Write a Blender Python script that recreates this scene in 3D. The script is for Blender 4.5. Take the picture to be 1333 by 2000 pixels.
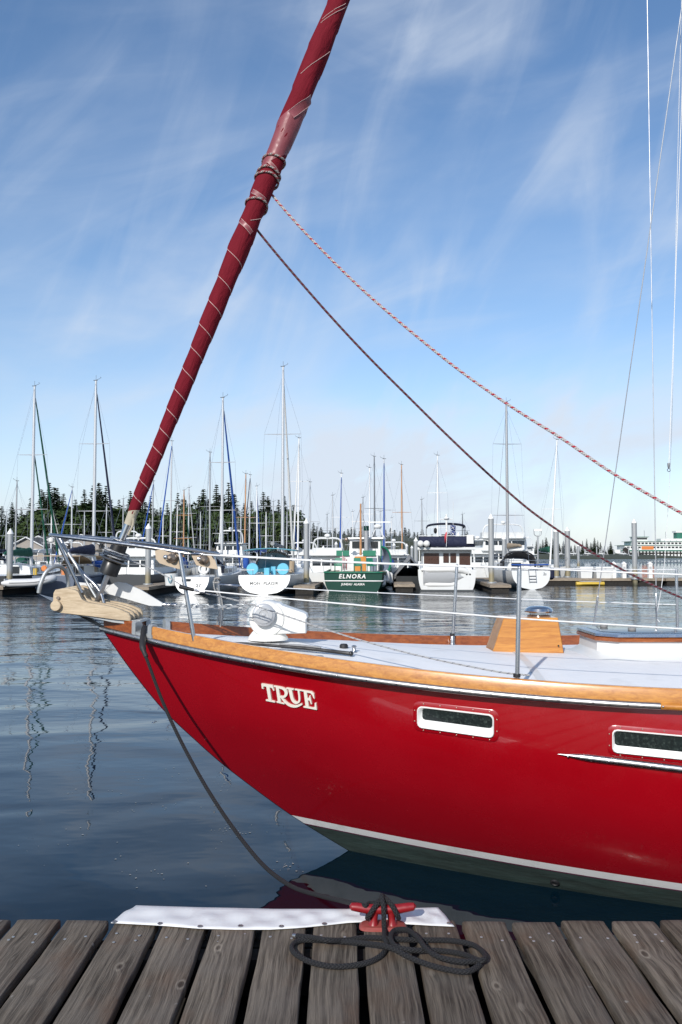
import bpy, bmesh, math, random
from mathutils import Vector, Matrix

for o in list(bpy.data.objects):
    bpy.data.objects.remove(o)
SC = bpy.context.scene
COL = SC.collection
R = math.radians
random.seed(11)

# ------------------------------------------------------------------ camera
FPX = 1620.0                    # focal length in pixels of the 2000 px high photograph
CZ = 2.13                       # eye height above the water
PITCH = math.atan(82.0 / FPX)
cam_d = bpy.data.cameras.new('camera')
cam = bpy.data.objects.new('camera', cam_d)
COL.objects.link(cam)
cam.location = (0, 0, CZ)
cam.rotation_euler = (math.pi / 2 + PITCH, 0, 0)
cam_d.sensor_fit = 'VERTICAL'
cam_d.sensor_height = 36.0
cam_d.lens = FPX / 2000.0 * 36.0
cam_d.clip_start = 0.05
cam_d.clip_end = 6000
SC.camera = cam

# ------------------------------------------------------------------ sky and sun
SUN_EL = R(30)
SUN_DIR = Vector((0.36, 0.93, 0)).normalized()      # way the light travels over the ground
W = bpy.data.worlds.new('World')
SC.world = W
W.use_nodes = True
nt = W.node_tree
nt.nodes.clear()
def wn(t, **k):
    n = nt.nodes.new(t)
    for a, b in k.items():
        setattr(n, a, b)
    return n
def wmath(op, a, b=None):
    n = wn('ShaderNodeMath', operation=op)
    for i, v in enumerate((a, b)):
        if v is None:
            continue
        if isinstance(v, (int, float)):
            n.inputs[i].default_value = v
        else:
            nt.links.new(v, n.inputs[i])
    return n.outputs[0]
out = wn('ShaderNodeOutputWorld')
bg = wn('ShaderNodeBackground')
bg.inputs['Strength'].default_value = 0.15
sky = wn('ShaderNodeTexSky', sky_type='NISHITA', sun_disc=False)
sky.sun_elevation = SUN_EL
sky.sun_rotation = math.atan2(-SUN_DIR.x, -SUN_DIR.y)
sky.altitude = 0
sky.air_density = 1.0
sky.dust_density = 0.3
sky.ozone_density = 3.0
tc = wn('ShaderNodeTexCoord')
sep = wn('ShaderNodeSeparateXYZ')
nt.links.new(tc.outputs['Generated'], sep.inputs[0])
zc = wmath('MAXIMUM', sep.outputs['Z'], 0.0)
az_ = wmath('ARCTAN2', sep.outputs['X'], sep.outputs['Y'])
el_ = wmath('ARCSINE', zc)
def cloud_layer(rot, sx, sy, lo, hi, dist, off, detail=7, rough=.52):
    """fibrous cirrus: noise drawn out along a slanting direction of azimuth and height"""
    cb = wn('ShaderNodeCombineXYZ')
    nt.links.new(az_, cb.inputs[0]); nt.links.new(el_, cb.inputs[1])
    r1 = wn('ShaderNodeMapping')
    r1.inputs['Rotation'].default_value = (0, 0, R(-rot))
    nt.links.new(cb.outputs[0], r1.inputs[0])
    mp = wn('ShaderNodeMapping')
    mp.inputs['Scale'].default_value = (sx, sy, 1)
    mp.inputs['Location'].default_value = (off, off * .7, off * .3)
    nt.links.new(r1.outputs[0], mp.inputs[0])
    ns = wn('ShaderNodeTexNoise')
    ns.inputs['Scale'].default_value = 1.0
    ns.inputs['Detail'].default_value = detail
    ns.inputs['Roughness'].default_value = rough
    ns.inputs['Distortion'].default_value = dist
    nt.links.new(mp.outputs[0], ns.inputs['Vector'])
    rp = wn('ShaderNodeMapRange', interpolation_type='SMOOTHSTEP')
    rp.inputs['From Min'].default_value = lo
    rp.inputs['From Max'].default_value = hi
    nt.links.new(ns.outputs[0], rp.inputs[0])
    return rp.outputs[0]
c1 = cloud_layer(16, 2.2, 9.5, .44, .80, .7, 3.1)          # long bands rising to the right
c2 = cloud_layer(62, 2.6, 8.0, .46, .82, 1.1, 9.4)         # steep wisps
c3 = cloud_layer(10, 1.7, 2.6, .36, .68, .3, 17.7, 3, .5)  # where the cirrus gathers
c4 = cloud_layer(8, 3.0, 7.0, .35, .75, .5, 5.2)
streak = wmath('MULTIPLY', wmath('ADD', wmath('MULTIPLY', c1, .55), wmath('ADD', wmath('MULTIPLY', c2, .5), wmath('MULTIPLY', c4, .34))), wmath('ADD', wmath('MULTIPLY', c3, .8), .2))
low = wmath('POWER', wmath('SUBTRACT', 1.0, zc), 6.0)          # the cirrus veil thickens towards the horizon
lowv = wmath('MULTIPLY', low, wmath('ADD', wmath('MULTIPLY', c4, .26), .78))
cfac = wmath('MINIMUM', wmath('ADD', wmath('MULTIPLY', streak, 1.0), lowv), .95)
hs = wn('ShaderNodeHueSaturation')
hs.inputs['Saturation'].default_value = 1.08
hs.inputs['Value'].default_value = 1.0
nt.links.new(sky.outputs[0], hs.inputs['Color'])
mixc = wn('ShaderNodeMix', data_type='RGBA')
nt.links.new(cfac, mixc.inputs[0])
nt.links.new(hs.outputs[0], mixc.inputs[6])
mixc.inputs[7].default_value = (4.5, 5.0, 5.75, 1)
nt.links.new(mixc.outputs[2], bg.inputs['Color'])
nt.links.new(bg.outputs[0], out.inputs[0])

sun_d = bpy.data.lights.new('sun', 'SUN')
sun_d.energy = 4.2
sun_d.angle = R(0.55)
sun_d.color = (1.0, .95, .88)
sun = bpy.data.objects.new('sun', sun_d)
COL.objects.link(sun)
ld = Vector((SUN_DIR.x * math.cos(SUN_EL), SUN_DIR.y * math.cos(SUN_EL), -math.sin(SUN_EL)))
sun.rotation_euler = ld.to_track_quat('-Z', 'Y').to_euler()
sun.location = (-10, -20, 20)

SC.view_settings.view_transform = 'Standard'
SC.view_settings.look = 'None'
SC.view_settings.gamma = 1
SC.view_settings.exposure = 0.06
SC.view_settings.use_curve_mapping = False
SC.cycles.max_bounces = 8
SC.cycles.caustics_reflective = False
SC.cycles.caustics_refractive = False

# ------------------------------------------------------------------ photo pixel -> place
CP, SP = math.cos(PITCH), math.sin(PITCH)
def ray(px, py):
    u = (px - 666.5) / FPX
    v = (1000 - py) / FPX
    return Vector((u, CP - v * SP, SP + v * CP))
def at(px, py, Y):
    d = ray(px, py)
    t = Y / d.y
    return Vector((d.x * t, Y, CZ + d.z * t))
def on_z(px, py, z):
    d = ray(px, py)
    t = (z - CZ) / d.z
    return Vector((d.x * t, d.y * t, z))
def lerp(a, b, t):
    return a + (b - a) * t
def interp(pts, x):
    if x <= pts[0][0]:
        return pts[0][1]
    for (x0, y0), (x1, y1) in zip(pts, pts[1:]):
        if x <= x1:
            return y0 + (y1 - y0) * (x - x0) / (x1 - x0)
    return pts[-1][1]
def spline(pts, n=8):
    P = [Vector(p) for p in pts]
    o = []
    for i in range(len(P) - 1):
        p0, p1, p2, p3 = P[max(i - 1, 0)], P[i], P[i + 1], P[min(i + 2, len(P) - 1)]
        for k in range(n):
            t = k / n
            o.append(.5 * ((2 * p1) + (p2 - p0) * t + (2 * p0 - 5 * p1 + 4 * p2 - p3) * t * t + (3 * p1 - p0 - 3 * p2 + p3) * t ** 3))
    o.append(P[-1])
    return o

# ------------------------------------------------------------------ materials
MATS = {}
def nodemat(name):
    m = bpy.data.materials.new(name)
    m.use_nodes = True
    n = m.node_tree
    return m, n, n.nodes['Principled BSDF']
def newn(n, t, **k):
    a = n.nodes.new(t)
    for x, y in k.items():
        setattr(a, x, y)
    return a
def mathn(n, op, a, b=None, c=None):
    m = newn(n, 'ShaderNodeMath', operation=op)
    for i, v in enumerate((a, b, c)):
        if v is None:
            continue
        if isinstance(v, (int, float)):
            m.inputs[i].default_value = v
        else:
            n.links.new(v, m.inputs[i])
    return m.outputs[0]
def mixcol(n, fac, a, b, mode='MIX'):
    m = newn(n, 'ShaderNodeMix', data_type='RGBA', blend_type=mode)
    for i, v in ((0, fac), (6, a), (7, b)):
        if isinstance(v, (int, float)):
            m.inputs[i].default_value = v
        elif isinstance(v, tuple):
            m.inputs[i].default_value = (*v[:3], 1)
        else:
            n.links.new(v, m.inputs[i])
    return m.outputs[2]
def noise(n, vec, scale, detail=4, rough=.55, dist=0):
    t = newn(n, 'ShaderNodeTexNoise')
    t.inputs['Scale'].default_value = scale
    t.inputs['Detail'].default_value = detail
    t.inputs['Roughness'].default_value = rough
    t.inputs['Distortion'].default_value = dist
    if vec is not None:
        n.links.new(vec, t.inputs['Vector'])
    return t.outputs[0]
def mapping(n, vec, scale=(1, 1, 1), rot=(0, 0, 0), loc=(0, 0, 0)):
    m = newn(n, 'ShaderNodeMapping')
    m.inputs['Scale'].default_value = scale
    m.inputs['Rotation'].default_value = rot
    m.inputs['Location'].default_value = loc
    n.links.new(vec, m.inputs[0])
    return m.outputs[0]
def rampr(n, v, lo, hi, a=0., b=1.):
    m = newn(n, 'ShaderNodeMapRange')
    m.inputs['From Min'].default_value = lo
    m.inputs['From Max'].default_value = hi
    m.inputs['To Min'].default_value = a
    m.inputs['To Max'].default_value = b
    n.links.new(v, m.inputs[0])
    return m.outputs[0]
def bump(n, bs, h, strength, dist=.01):
    b = newn(n, 'ShaderNodeBump')
    b.inputs['Strength'].default_value = strength
    b.inputs['Distance'].default_value = dist
    n.links.new(h, b.inputs['Height'])
    n.links.new(b.outputs[0], bs.inputs['Normal'])
def objco(n):
    return newn(n, 'ShaderNodeTexCoord').outputs['Object']

def M(name, col=None, rough=.5, metal=0., var=.12, vs=6., bmp=0., bs=60., coat=0., stretch=(1, 1, 1), spec=.5, trans=0., dirt=None, dirt_s=3., dirt_lo=.52, dirt_hi=.8):
    if name in MATS:
        return MATS[name]
    m, n, b = nodemat(name)
    b.inputs['Roughness'].default_value = rough
    b.inputs['Metallic'].default_value = metal
    b.inputs['Specular IOR Level'].default_value = spec
    b.inputs['Coat Weight'].default_value = coat
    b.inputs['Coat Roughness'].default_value = .06
    b.inputs['Transmission Weight'].default_value = trans
    co = mapping(n, objco(n), stretch)
    f = noise(n, co, vs, 5)
    c = mixcol(n, f, tuple(x * (1 - var) for x in col), tuple(min(1, x * (1 + var)) for x in col))
    if dirt:
        d = rampr(n, noise(n, co, dirt_s, 7, .65), dirt_lo, dirt_hi)
        c = mixcol(n, d, c, dirt)
    n.links.new(c, b.inputs['Base Color'])
    rr = rampr(n, noise(n, co, vs * 2.3, 3), .3, .7, max(0, rough * .8), min(1, rough * 1.25))
    n.links.new(rr, b.inputs['Roughness'])
    if bmp:
        bump(n, b, noise(n, co, bs, 4), bmp, .004)
    MATS[name] = m
    return m

def rope_mat(name, base, fleck, freq, strands, thr, rough=.75, fleck2=None, bdist=.004, ratio=1.0):
    m, n, b = nodemat(name)
    uv = newn(n, 'ShaderNodeUVMap').outputs[0]
    s = newn(n, 'ShaderNodeSeparateXYZ')
    n.links.new(uv, s.inputs[0])
    ku = mathn(n, 'MULTIPLY', s.outputs[0], freq * 6.2832)
    kv = mathn(n, 'MULTIPLY', s.outputs[1], strands * 6.2832)
    a = mathn(n, 'SINE', mathn(n, 'ADD', ku, kv))
    c = mathn(n, 'SINE', mathn(n, 'SUBTRACT', ku, kv))
    br = mathn(n, 'MULTIPLY', mathn(n, 'ADD', a, 1), mathn(n, 'ADD', c, 1))
    col = mixcol(n, rampr(n, br, 0, 2), tuple(x * .55 for x in base), base)
    if fleck:
        k2 = mathn(n, 'MULTIPLY', s.outputs[0], freq * ratio * 6.2832)
        kv2 = mathn(n, 'MULTIPLY', s.outputs[1], 6.2832)
        f = mathn(n, 'SINE', mathn(n, 'ADD', k2, kv2))
        nz = noise(n, mapping(n, uv, (freq * 2, 9, 1)), 1.0, 2)
        f = mathn(n, 'ADD', f, mathn(n, 'MULTIPLY', mathn(n, 'SUBTRACT', nz, .5), 1.6))
        f = rampr(n, f, thr, thr + .12)
        col = mixcol(n, f, col, fleck)
    n.links.new(col, b.inputs['Base Color'])
    b.inputs['Roughness'].default_value = rough
    bump(n, b, br, .7, bdist)
    MATS[name] = m
    return m

def wood_mat(name, dark, light, stretch, scale, rough=.3, coat=.6, bmp=.1):
    m, n, b = nodemat(name)
    co = mapping(n, objco(n), stretch)
    g1 = noise(n, co, scale, 6, .6, .6)
    g2 = noise(n, co, scale * 5, 3, .6, .2)
    f = mathn(n, 'ADD', mathn(n, 'MULTIPLY', g1, .7), mathn(n, 'MULTIPLY', g2, .3))
    c = mixcol(n, rampr(n, f, .34, .66), dark, light)
    big = noise(n, objco(n), 2.2, 3)
    c = mixcol(n, rampr(n, big, .45, .75, 0, .22), c, tuple(x * .7 for x in dark))
    n.links.new(c, b.inputs['Base Color'])
    b.inputs['Roughness'].default_value = rough
    b.inputs['Coat Weight'].default_value = coat
    b.inputs['Coat Roughness'].default_value = .12
    bump(n, b, f, bmp, .004)
    MATS[name] = m
    return m

# ---- hull red
def red_mat():
    m, n, b = nodemat('hull_red')
    co = objco(n)
    f = noise(n, co, 1.3, 4)
    c = mixcol(n, f, (.275, .0015, .0055), (.33, .0024, .0085))
    sc = noise(n, mapping(n, co, (1, 1, 7)), 9, 6, .7)
    c = mixcol(n, rampr(n, sc, .68, .9, 0, .35), c, (.42, .06, .06))
    n.links.new(c, b.inputs['Base Color'])
    b.inputs['Roughness'].default_value = .22
    b.inputs['Coat Weight'].default_value = 1.0
    b.inputs['Coat Roughness'].default_value = .05
    n.links.new(rampr(n, noise(n, co, 4, 6, .65), .35, .7, .16, .34), b.inputs['Roughness'])
    bump(n, b, noise(n, mapping(n, co, (1, 1, 1.6)), 2.4, 2), .12, .01)
    MATS['hull_red'] = m
red_mat()
rope_mat('rope_black', (.021, .021, .024), None, 62, 6, 0, bdist=.006)
rope_mat('rope_red_white', (.78, .73, .71), (.5, .02, .045), 62, 4, .55, ratio=.3)
rope_mat('rope_red_shaded', (.2, .15, .16), (.14, .012, .022), 62, 4, -.2, ratio=.35)  # shade put into the colours of the lower red-and-white sheet
rope_mat('rope_white_fleck', (.78, .79, .8), (.03, .04, .09), 70, 4, .85, ratio=.3)
rope_mat('rope_wrap', (.58, .52, .48), (.36, .06, .07), 62, 4, .35, ratio=.35)
rope_mat('rope_white', (.62, .61, .58), None, 70, 4, 0)
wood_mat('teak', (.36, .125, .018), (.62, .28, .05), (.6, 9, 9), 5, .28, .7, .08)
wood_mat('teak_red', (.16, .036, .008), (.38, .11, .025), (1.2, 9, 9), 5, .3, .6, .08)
wood_mat('driftwood', (.40, .30, .19), (.66, .54, .38), (1.2, 5, 12), 7, .75, 0, .25)
wood_mat('float_wood', (.17, .135, .10), (.40, .33, .25), (1, 1, 6), 3, .85, 0, .3)
wood_mat('mast_wood', (.36, .17, .07), (.55, .29, .13), (6, 6, 1), 4, .4, .3, .05)
def plank_mat():
    m, n, b = nodemat('dock_plank')
    ri = newn(n, 'ShaderNodeObjectInfo').outputs['Random']
    co = objco(n)
    ofs = newn(n, 'ShaderNodeCombineXYZ')
    n.links.new(mathn(n, 'MULTIPLY', ri, 37.0), ofs.inputs[0])
    n.links.new(mathn(n, 'MULTIPLY', ri, 91.0), ofs.inputs[1])
    va = newn(n, 'ShaderNodeVectorMath', operation='ADD')
    n.links.new(co, va.inputs[0]); n.links.new(ofs.outputs[0], va.inputs[1])
    v = va.outputs[0]
    # knots bend the grain
    vo = newn(n, 'ShaderNodeTexVoronoi')
    vo.inputs['Scale'].default_value = 1.0
    vo.inputs['Randomness'].default_value = .9
    n.links.new(mapping(n, v, (7.0, 3.6, 1)), vo.inputs['Vector'])
    kd = vo.outputs['Distance']
    near = rampr(n, kd, .0, .42, 1, 0)
    near2 = mathn(n, 'MULTIPLY', near, near)
    sp = newn(n, 'ShaderNodeSeparateXYZ'); n.links.new(v, sp.inputs[0])
    warp = noise(n, mapping(n, v, (3, 1.2, 1)), 1.0, 3)
    xw = mathn(n, 'ADD', sp.outputs[0], mathn(n, 'ADD', mathn(n, 'MULTIPLY', near2, .035), mathn(n, 'MULTIPLY', warp, .07)))
    cb = newn(n, 'ShaderNodeCombineXYZ')
    n.links.new(xw, cb.inputs[0]); n.links.new(mathn(n, 'MULTIPLY', sp.outputs[1], .035), cb.inputs[1])
    ring = noise(n, cb.outputs[0], 62, 3, .5)
    fine = noise(n, mapping(n, v, (1, .022, 1)), 260, 4, .65)
    f = mathn(n, 'ADD', mathn(n, 'MULTIPLY', rampr(n, ring, .40, .60), .52), mathn(n, 'MULTIPLY', rampr(n, fine, .34, .66), .48))
    c = mixcol(n, f, (.030, .023, .017), (.225, .19, .15))
    c = mixcol(n, rampr(n, noise(n, v, 3.2, 4), .42, .72, 0, .6), c, (.165, .145, .125))
    c = mixcol(n, rampr(n, noise(n, mapping(n, v, (2, 1, 1), (0, 0, 0), (5, 3, 0)), 2.6, 3), .52, .75, 0, .55), c, (.15, .088, .053))
    kc = rampr(n, kd, .05, .11, 1, 0)
    c = mixcol(n, mathn(n, 'MULTIPLY', kc, .75), c, (.04, .028, .02))
    kr = mathn(n, 'MULTIPLY', rampr(n, kd, .08, .11, 0, 1), rampr(n, kd, .12, .17, 1, 0))
    c = mixcol(n, mathn(n, 'MULTIPLY', kr, .55), c, (.30, .26, .21))
    # pale droppings and scuffs
    sc = noise(n, mapping(n, v, (1, 1, 1)), 15, 2, .5)
    c = mixcol(n, rampr(n, sc, .735, .78, 0, .55), c, (.42, .41, .38))
    tint = mixcol(n, ri, (.78, .76, .74), (1.12, 1.1, 1.08))
    c = mixcol(n, 1.0, c, tint, 'MULTIPLY')
    n.links.new(c, b.inputs['Base Color'])
    b.inputs['Roughness'].default_value = .82
    b.inputs['Specular IOR Level'].default_value = .3
    bump(n, b, f, .8, .005)
    MATS['dock_plank'] = m
plank_mat()
def water_mat():
    m, n, b = nodemat('harbour_water')
    g = newn(n, 'ShaderNodeNewGeometry').outputs['Position']
    w1 = noise(n, mapping(n, g, (.75, 1.1, 1), (0, 0, R(12))), .62, 1.5, .4, .5)
    w2 = noise(n, mapping(n, g, (.8, 1.5, 1), (0, 0, R(-18)), (7, 3, 0)), 2.6, 2, .5, .2)
    w3 = noise(n, mapping(n, g, (.7, 2.0, 1), (0, 0, R(6)), (1, 9, 0)), 7.0, 2, .5)
    s = newn(n, 'ShaderNodeSeparateXYZ'); n.links.new(g, s.inputs[0])
    far = rampr(n, s.outputs[1], 9, 30)            # ripples pick up away from the sheltered berth
    open_w = rampr(n, s.outputs[1], 62, 80)        # wind-ruffled water beyond the outer float
    patch = rampr(n, noise(n, mapping(n, g, (.10, .35, 1)), .6, 2), .4, .62, .35, 1.0)
    a2 = mathn(n, 'ADD', .028, mathn(n, 'MULTIPLY', far, mathn(n, 'MULTIPLY', patch, .36)))
    a3 = mathn(n, 'ADD', .0, mathn(n, 'ADD', mathn(n, 'MULTIPLY', far, mathn(n, 'MULTIPLY', patch, .06)), mathn(n, 'MULTIPLY', open_w, .5)))
    h = mathn(n, 'ADD', mathn(n, 'MULTIPLY', w1, mathn(n, 'ADD', .58, mathn(n, 'MULTIPLY', far, .10))),
              mathn(n, 'ADD', mathn(n, 'MULTIPLY', w2, a2), mathn(n, 'MULTIPLY', w3, a3)))
    bu = newn(n, 'ShaderNodeBump')
    bu.inputs['Strength'].default_value = 1.0
    bu.inputs['Distance'].default_value = .10
    n.links.new(h, bu.inputs['Height'])
    n.links.new(bu.outputs[0], b.inputs['Normal'])
    mur = noise(n, g, .5, 3)
    n.links.new(mixcol(n, mur, (.001, .008, .016), (.002, .011, .020)), b.inputs['Base Color'])
    b.inputs['Roughness'].default_value = .015
    b.inputs['IOR'].default_value = 1.333
    MATS['harbour_water'] = m
water_mat()
def sail_mat():
    m, n, b = nodemat('sail_maroon')
    uv = newn(n, 'ShaderNodeUVMap').outputs[0]
    co = objco(n)
    f = noise(n, mapping(n, uv, (2.5, 5, 1)), 2.0, 4)
    c = mixcol(n, f, (.125, .007, .014), (.175, .011, .021))
    c = mixcol(n, rampr(n, noise(n, co, 6, 5, .6), .55, .8, 0, .25), c, (.17, .022, .028))
    n.links.new(c, b.inputs['Base Color'])
    b.inputs['Roughness'].default_value = .8
    b.inputs['Specular IOR Level'].default_value = .12
    w = noise(n, mapping(n, uv, (3, 5, 1), (0, 0, R(-35))), 2.2, 4, .55, .9)
    bump(n, b, w, .4, .03)
    MATS['sail_maroon'] = m
sail_mat()
def foliage_mat(name, a, b_):
    m, n, b = nodemat(name)
    ri = newn(n, 'ShaderNodeObjectInfo').outputs['Random']
    f = noise(n, objco(n), .9, 3)
    c = mixcol(n, f, a, b_)
    c = mixcol(n, mathn(n, 'MULTIPLY', ri, .45), c, tuple(.6 * x + .4 * y for x, y in zip(a, (.05, .055, .02))))
    n.links.new(c, b.inputs['Base Color'])
    b.inputs['Roughness'].default_value = .8
    b.inputs['Specular IOR Level'].default_value = .2
    MATS[name] = m
foliage_mat('needles', (.010, .022, .009), (.032, .055, .020))
foliage_mat('leaves', (.022, .042, .012), (.055, .085, .026))
foliage_mat('far_needles', (.020, .032, .020), (.042, .06, .032))

M('white_gel', (.66, .67, .66), .35, var=.05, vs=2, dirt=(.5, .5, .46), dirt_s=2.5, dirt_lo=.6, dirt_hi=.95)
M('deck_grey', (.78, .78, .78), .6, var=.03, vs=5, bmp=.25, bs=220, dirt=(.60, .60, .60), dirt_s=5, dirt_lo=.55, dirt_hi=.9)
M('white_paint', (.76, .76, .74), .3, var=.04, vs=8)
M('windlass_white', (.78, .77, .73), .35, var=.04, vs=12, dirt=(.50, .40, .24), dirt_s=7, dirt_lo=.66, dirt_hi=.95)
M('boot_white', (.80, .80, .80), .35, var=.05, vs=5, dirt=(.45, .46, .42), dirt_s=6, dirt_lo=.55, dirt_hi=.9)
M('pin_purple', (.12, .004, .05), .4)
M('bottom_green', (.032, .056, .050), .75, var=.5, vs=5, stretch=(.5, 1, 5), bmp=.5, bs=30, dirt=(.010, .016, .014), dirt_s=3, dirt_lo=.42, dirt_hi=.7)
M('steel', (.47, .47, .48), .27, 1, var=.1, vs=20)
M('steel_dull', (.45, .44, .43), .38, 1, var=.25, vs=25, bmp=.1, bs=90)
M('chrome', (.55, .55, .55), .16, 1, var=.15, vs=15)
M('wire', (.55, .55, .56), .35, .8, var=.1)
M('wire_white', (.78, .78, .77), .45, var=.03)
M('galv', (.42, .44, .45), .5, .6, var=.2, vs=14, bmp=.15, bs=50)
M('anchor_galv', (.62, .63, .63), .5, .3, var=.1, vs=9)
M('black_plastic', (.012, .012, .013), .4, var=.3)
M('black_rubber', (.015, .015, .017), .6)
M('dark_glass', (.012, .018, .018), .12, var=.6, vs=30, dirt=(.06, .08, .07), dirt_s=60, dirt_lo=.52, dirt_hi=.75)
M('beige_cloth', (.42, .38, .29), .85, var=.12, vs=20)
M('tan_board', (.50, .40, .29), .7, var=.1, vs=14)
M('bronze', (.30, .24, .19), .35, .7)
M('stitch', (.62, .46, .43), .8)
M('patch_pink', (.22, .05, .06), .5, var=.25, vs=12, bmp=.3, bs=18)
M('cleat_red', (.23, .008, .012), .38, var=.15, vs=20, dirt=(.12, .02, .015), dirt_s=25, dirt_lo=.6, dirt_hi=.8)
M('cleat_worn', (.27, .055, .045), .5, var=.3, vs=25)
M('vinyl_white', (.70, .70, .70), .5, var=.04, vs=6, bmp=.12, bs=9, dirt=(.45, .43, .43), dirt_s=5, dirt_lo=.55, dirt_hi=.85)
M('letter_cream', (.74, .71, .62), .45, var=.03)
M('dark_beam', (.02, .017, .014), .9)
# harbour things
M('alu_mast', (.55, .56, .57), .35, .35, var=.08)
M('mast_grey', (.36, .37, .38), .4, .3, var=.1)
M('mast_white', (.75, .75, .74), .35, var=.04)
M('mast_dark', (.13, .14, .15), .5)
M('navy_cloth', (.012, .016, .045), .85, var=.2, vs=4, bmp=.4, bs=6)
M('royal_cloth', (.015, .07, .30), .8, var=.2, vs=4, bmp=.4, bs=6)
M('aqua_cloth', (.14, .46, .62), .8, var=.08, vs=4)
M('aqua_trim', (.10, .30, .38), .7, var=.1, vs=4)
M('green_cloth', (.006, .075, .045), .85, var=.2, vs=4, bmp=.4, bs=6)
M('black_cloth', (.012, .012, .014), .85)
M('tan_cloth', (.36, .28, .19), .85, var=.12, vs=4, bmp=.4, bs=6)
M('grey_cloth', (.26, .26, .26), .85, var=.15, vs=4, bmp=.4, bs=6)
M('white_cloth', (.62, .62, .60), .85, var=.08, vs=4)
M('hull_green', (.002, .043, .029), .5, var=.1, spec=.2)
M('trim_green', (.010, .17, .10), .45, var=.1)
M('hull_bluegrey', (.17, .20, .26), .35, var=.08)
M('hull_navy', (.012, .018, .05), .3, var=.1, coat=.3)
M('hull_dark', (.05, .055, .06), .45, var=.1)
M('hull_grey', (.42, .43, .44), .4, var=.06)
M('win_dark', (.018, .022, .026), .12, var=.3)
M('win_blue', (.02, .12, .18), .15, var=.3, vs=1.5)
M('win_brown', (.055, .022, .013), .3, var=.3, vs=3)
M('door_orange', (.55, .22, .035), .45, var=.15, vs=9)
M('orange', (.62, .20, .05), .6)
M('yellow', (.62, .42, .06), .55, var=.15)
M('dinghy_grey', (.60, .60, .60), .6, var=.05)
M('fender_white', (.70, .70, .68), .5, var=.08, vs=5)
M('flag_red', (.50, .05, .07), .7)
M('flag_blue', (.02, .04, .17), .7)
M('concrete', (.40, .39, .36), .85, var=.15, vs=3, bmp=.3, bs=12)
M('house_wall', (.32, .29, .26), .8, var=.1)
M('house_roof', (.11, .105, .10), .85, var=.15)
M('bark', (.055, .04, .028), .9, var=.3)
M('ferry_white', (.70, .71, .68), .5, var=.05, vs=.2)
M('ferry_green', (.03, .16, .11), .5, var=.1, vs=.3)
M('pile_black', (.025, .022, .02), .9)
M('shore', (.045, .05, .025), .95, var=.3, vs=.2)
M('lettering_dark', (.05, .06, .07), .5)
M('lettering_white', (.78, .78, .74), .5)
M('scum', (.30, .31, .29), .9, var=.4, vs=60)
def pile_mat():
    m, n, b = nodemat('pile_steel')
    co = objco(n)
    s = newn(n, 'ShaderNodeSeparateXYZ'); n.links.new(co, s.inputs[0])
    f = noise(n, mapping(n, co, (1, 1, .35)), 5, 5, .6)
    c = mixcol(n, f, (.27, .285, .29), (.42, .43, .435))
    wob = mathn(n, 'ADD', s.outputs[2], mathn(n, 'MULTIPLY', f, .5))
    c = mixcol(n, rampr(n, wob, 1.15, 1.6, .85, 0), c, (.29, .24, .13))
    c = mixcol(n, rampr(n, wob, .25, .65, .9, 0), c, (.045, .05, .03))
    n.links.new(c, b.inputs['Base Color'])
    b.inputs['Roughness'].default_value = .5
    b.inputs['Metallic'].default_value = .25
    MATS['pile_steel'] = m
pile_mat()

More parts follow.
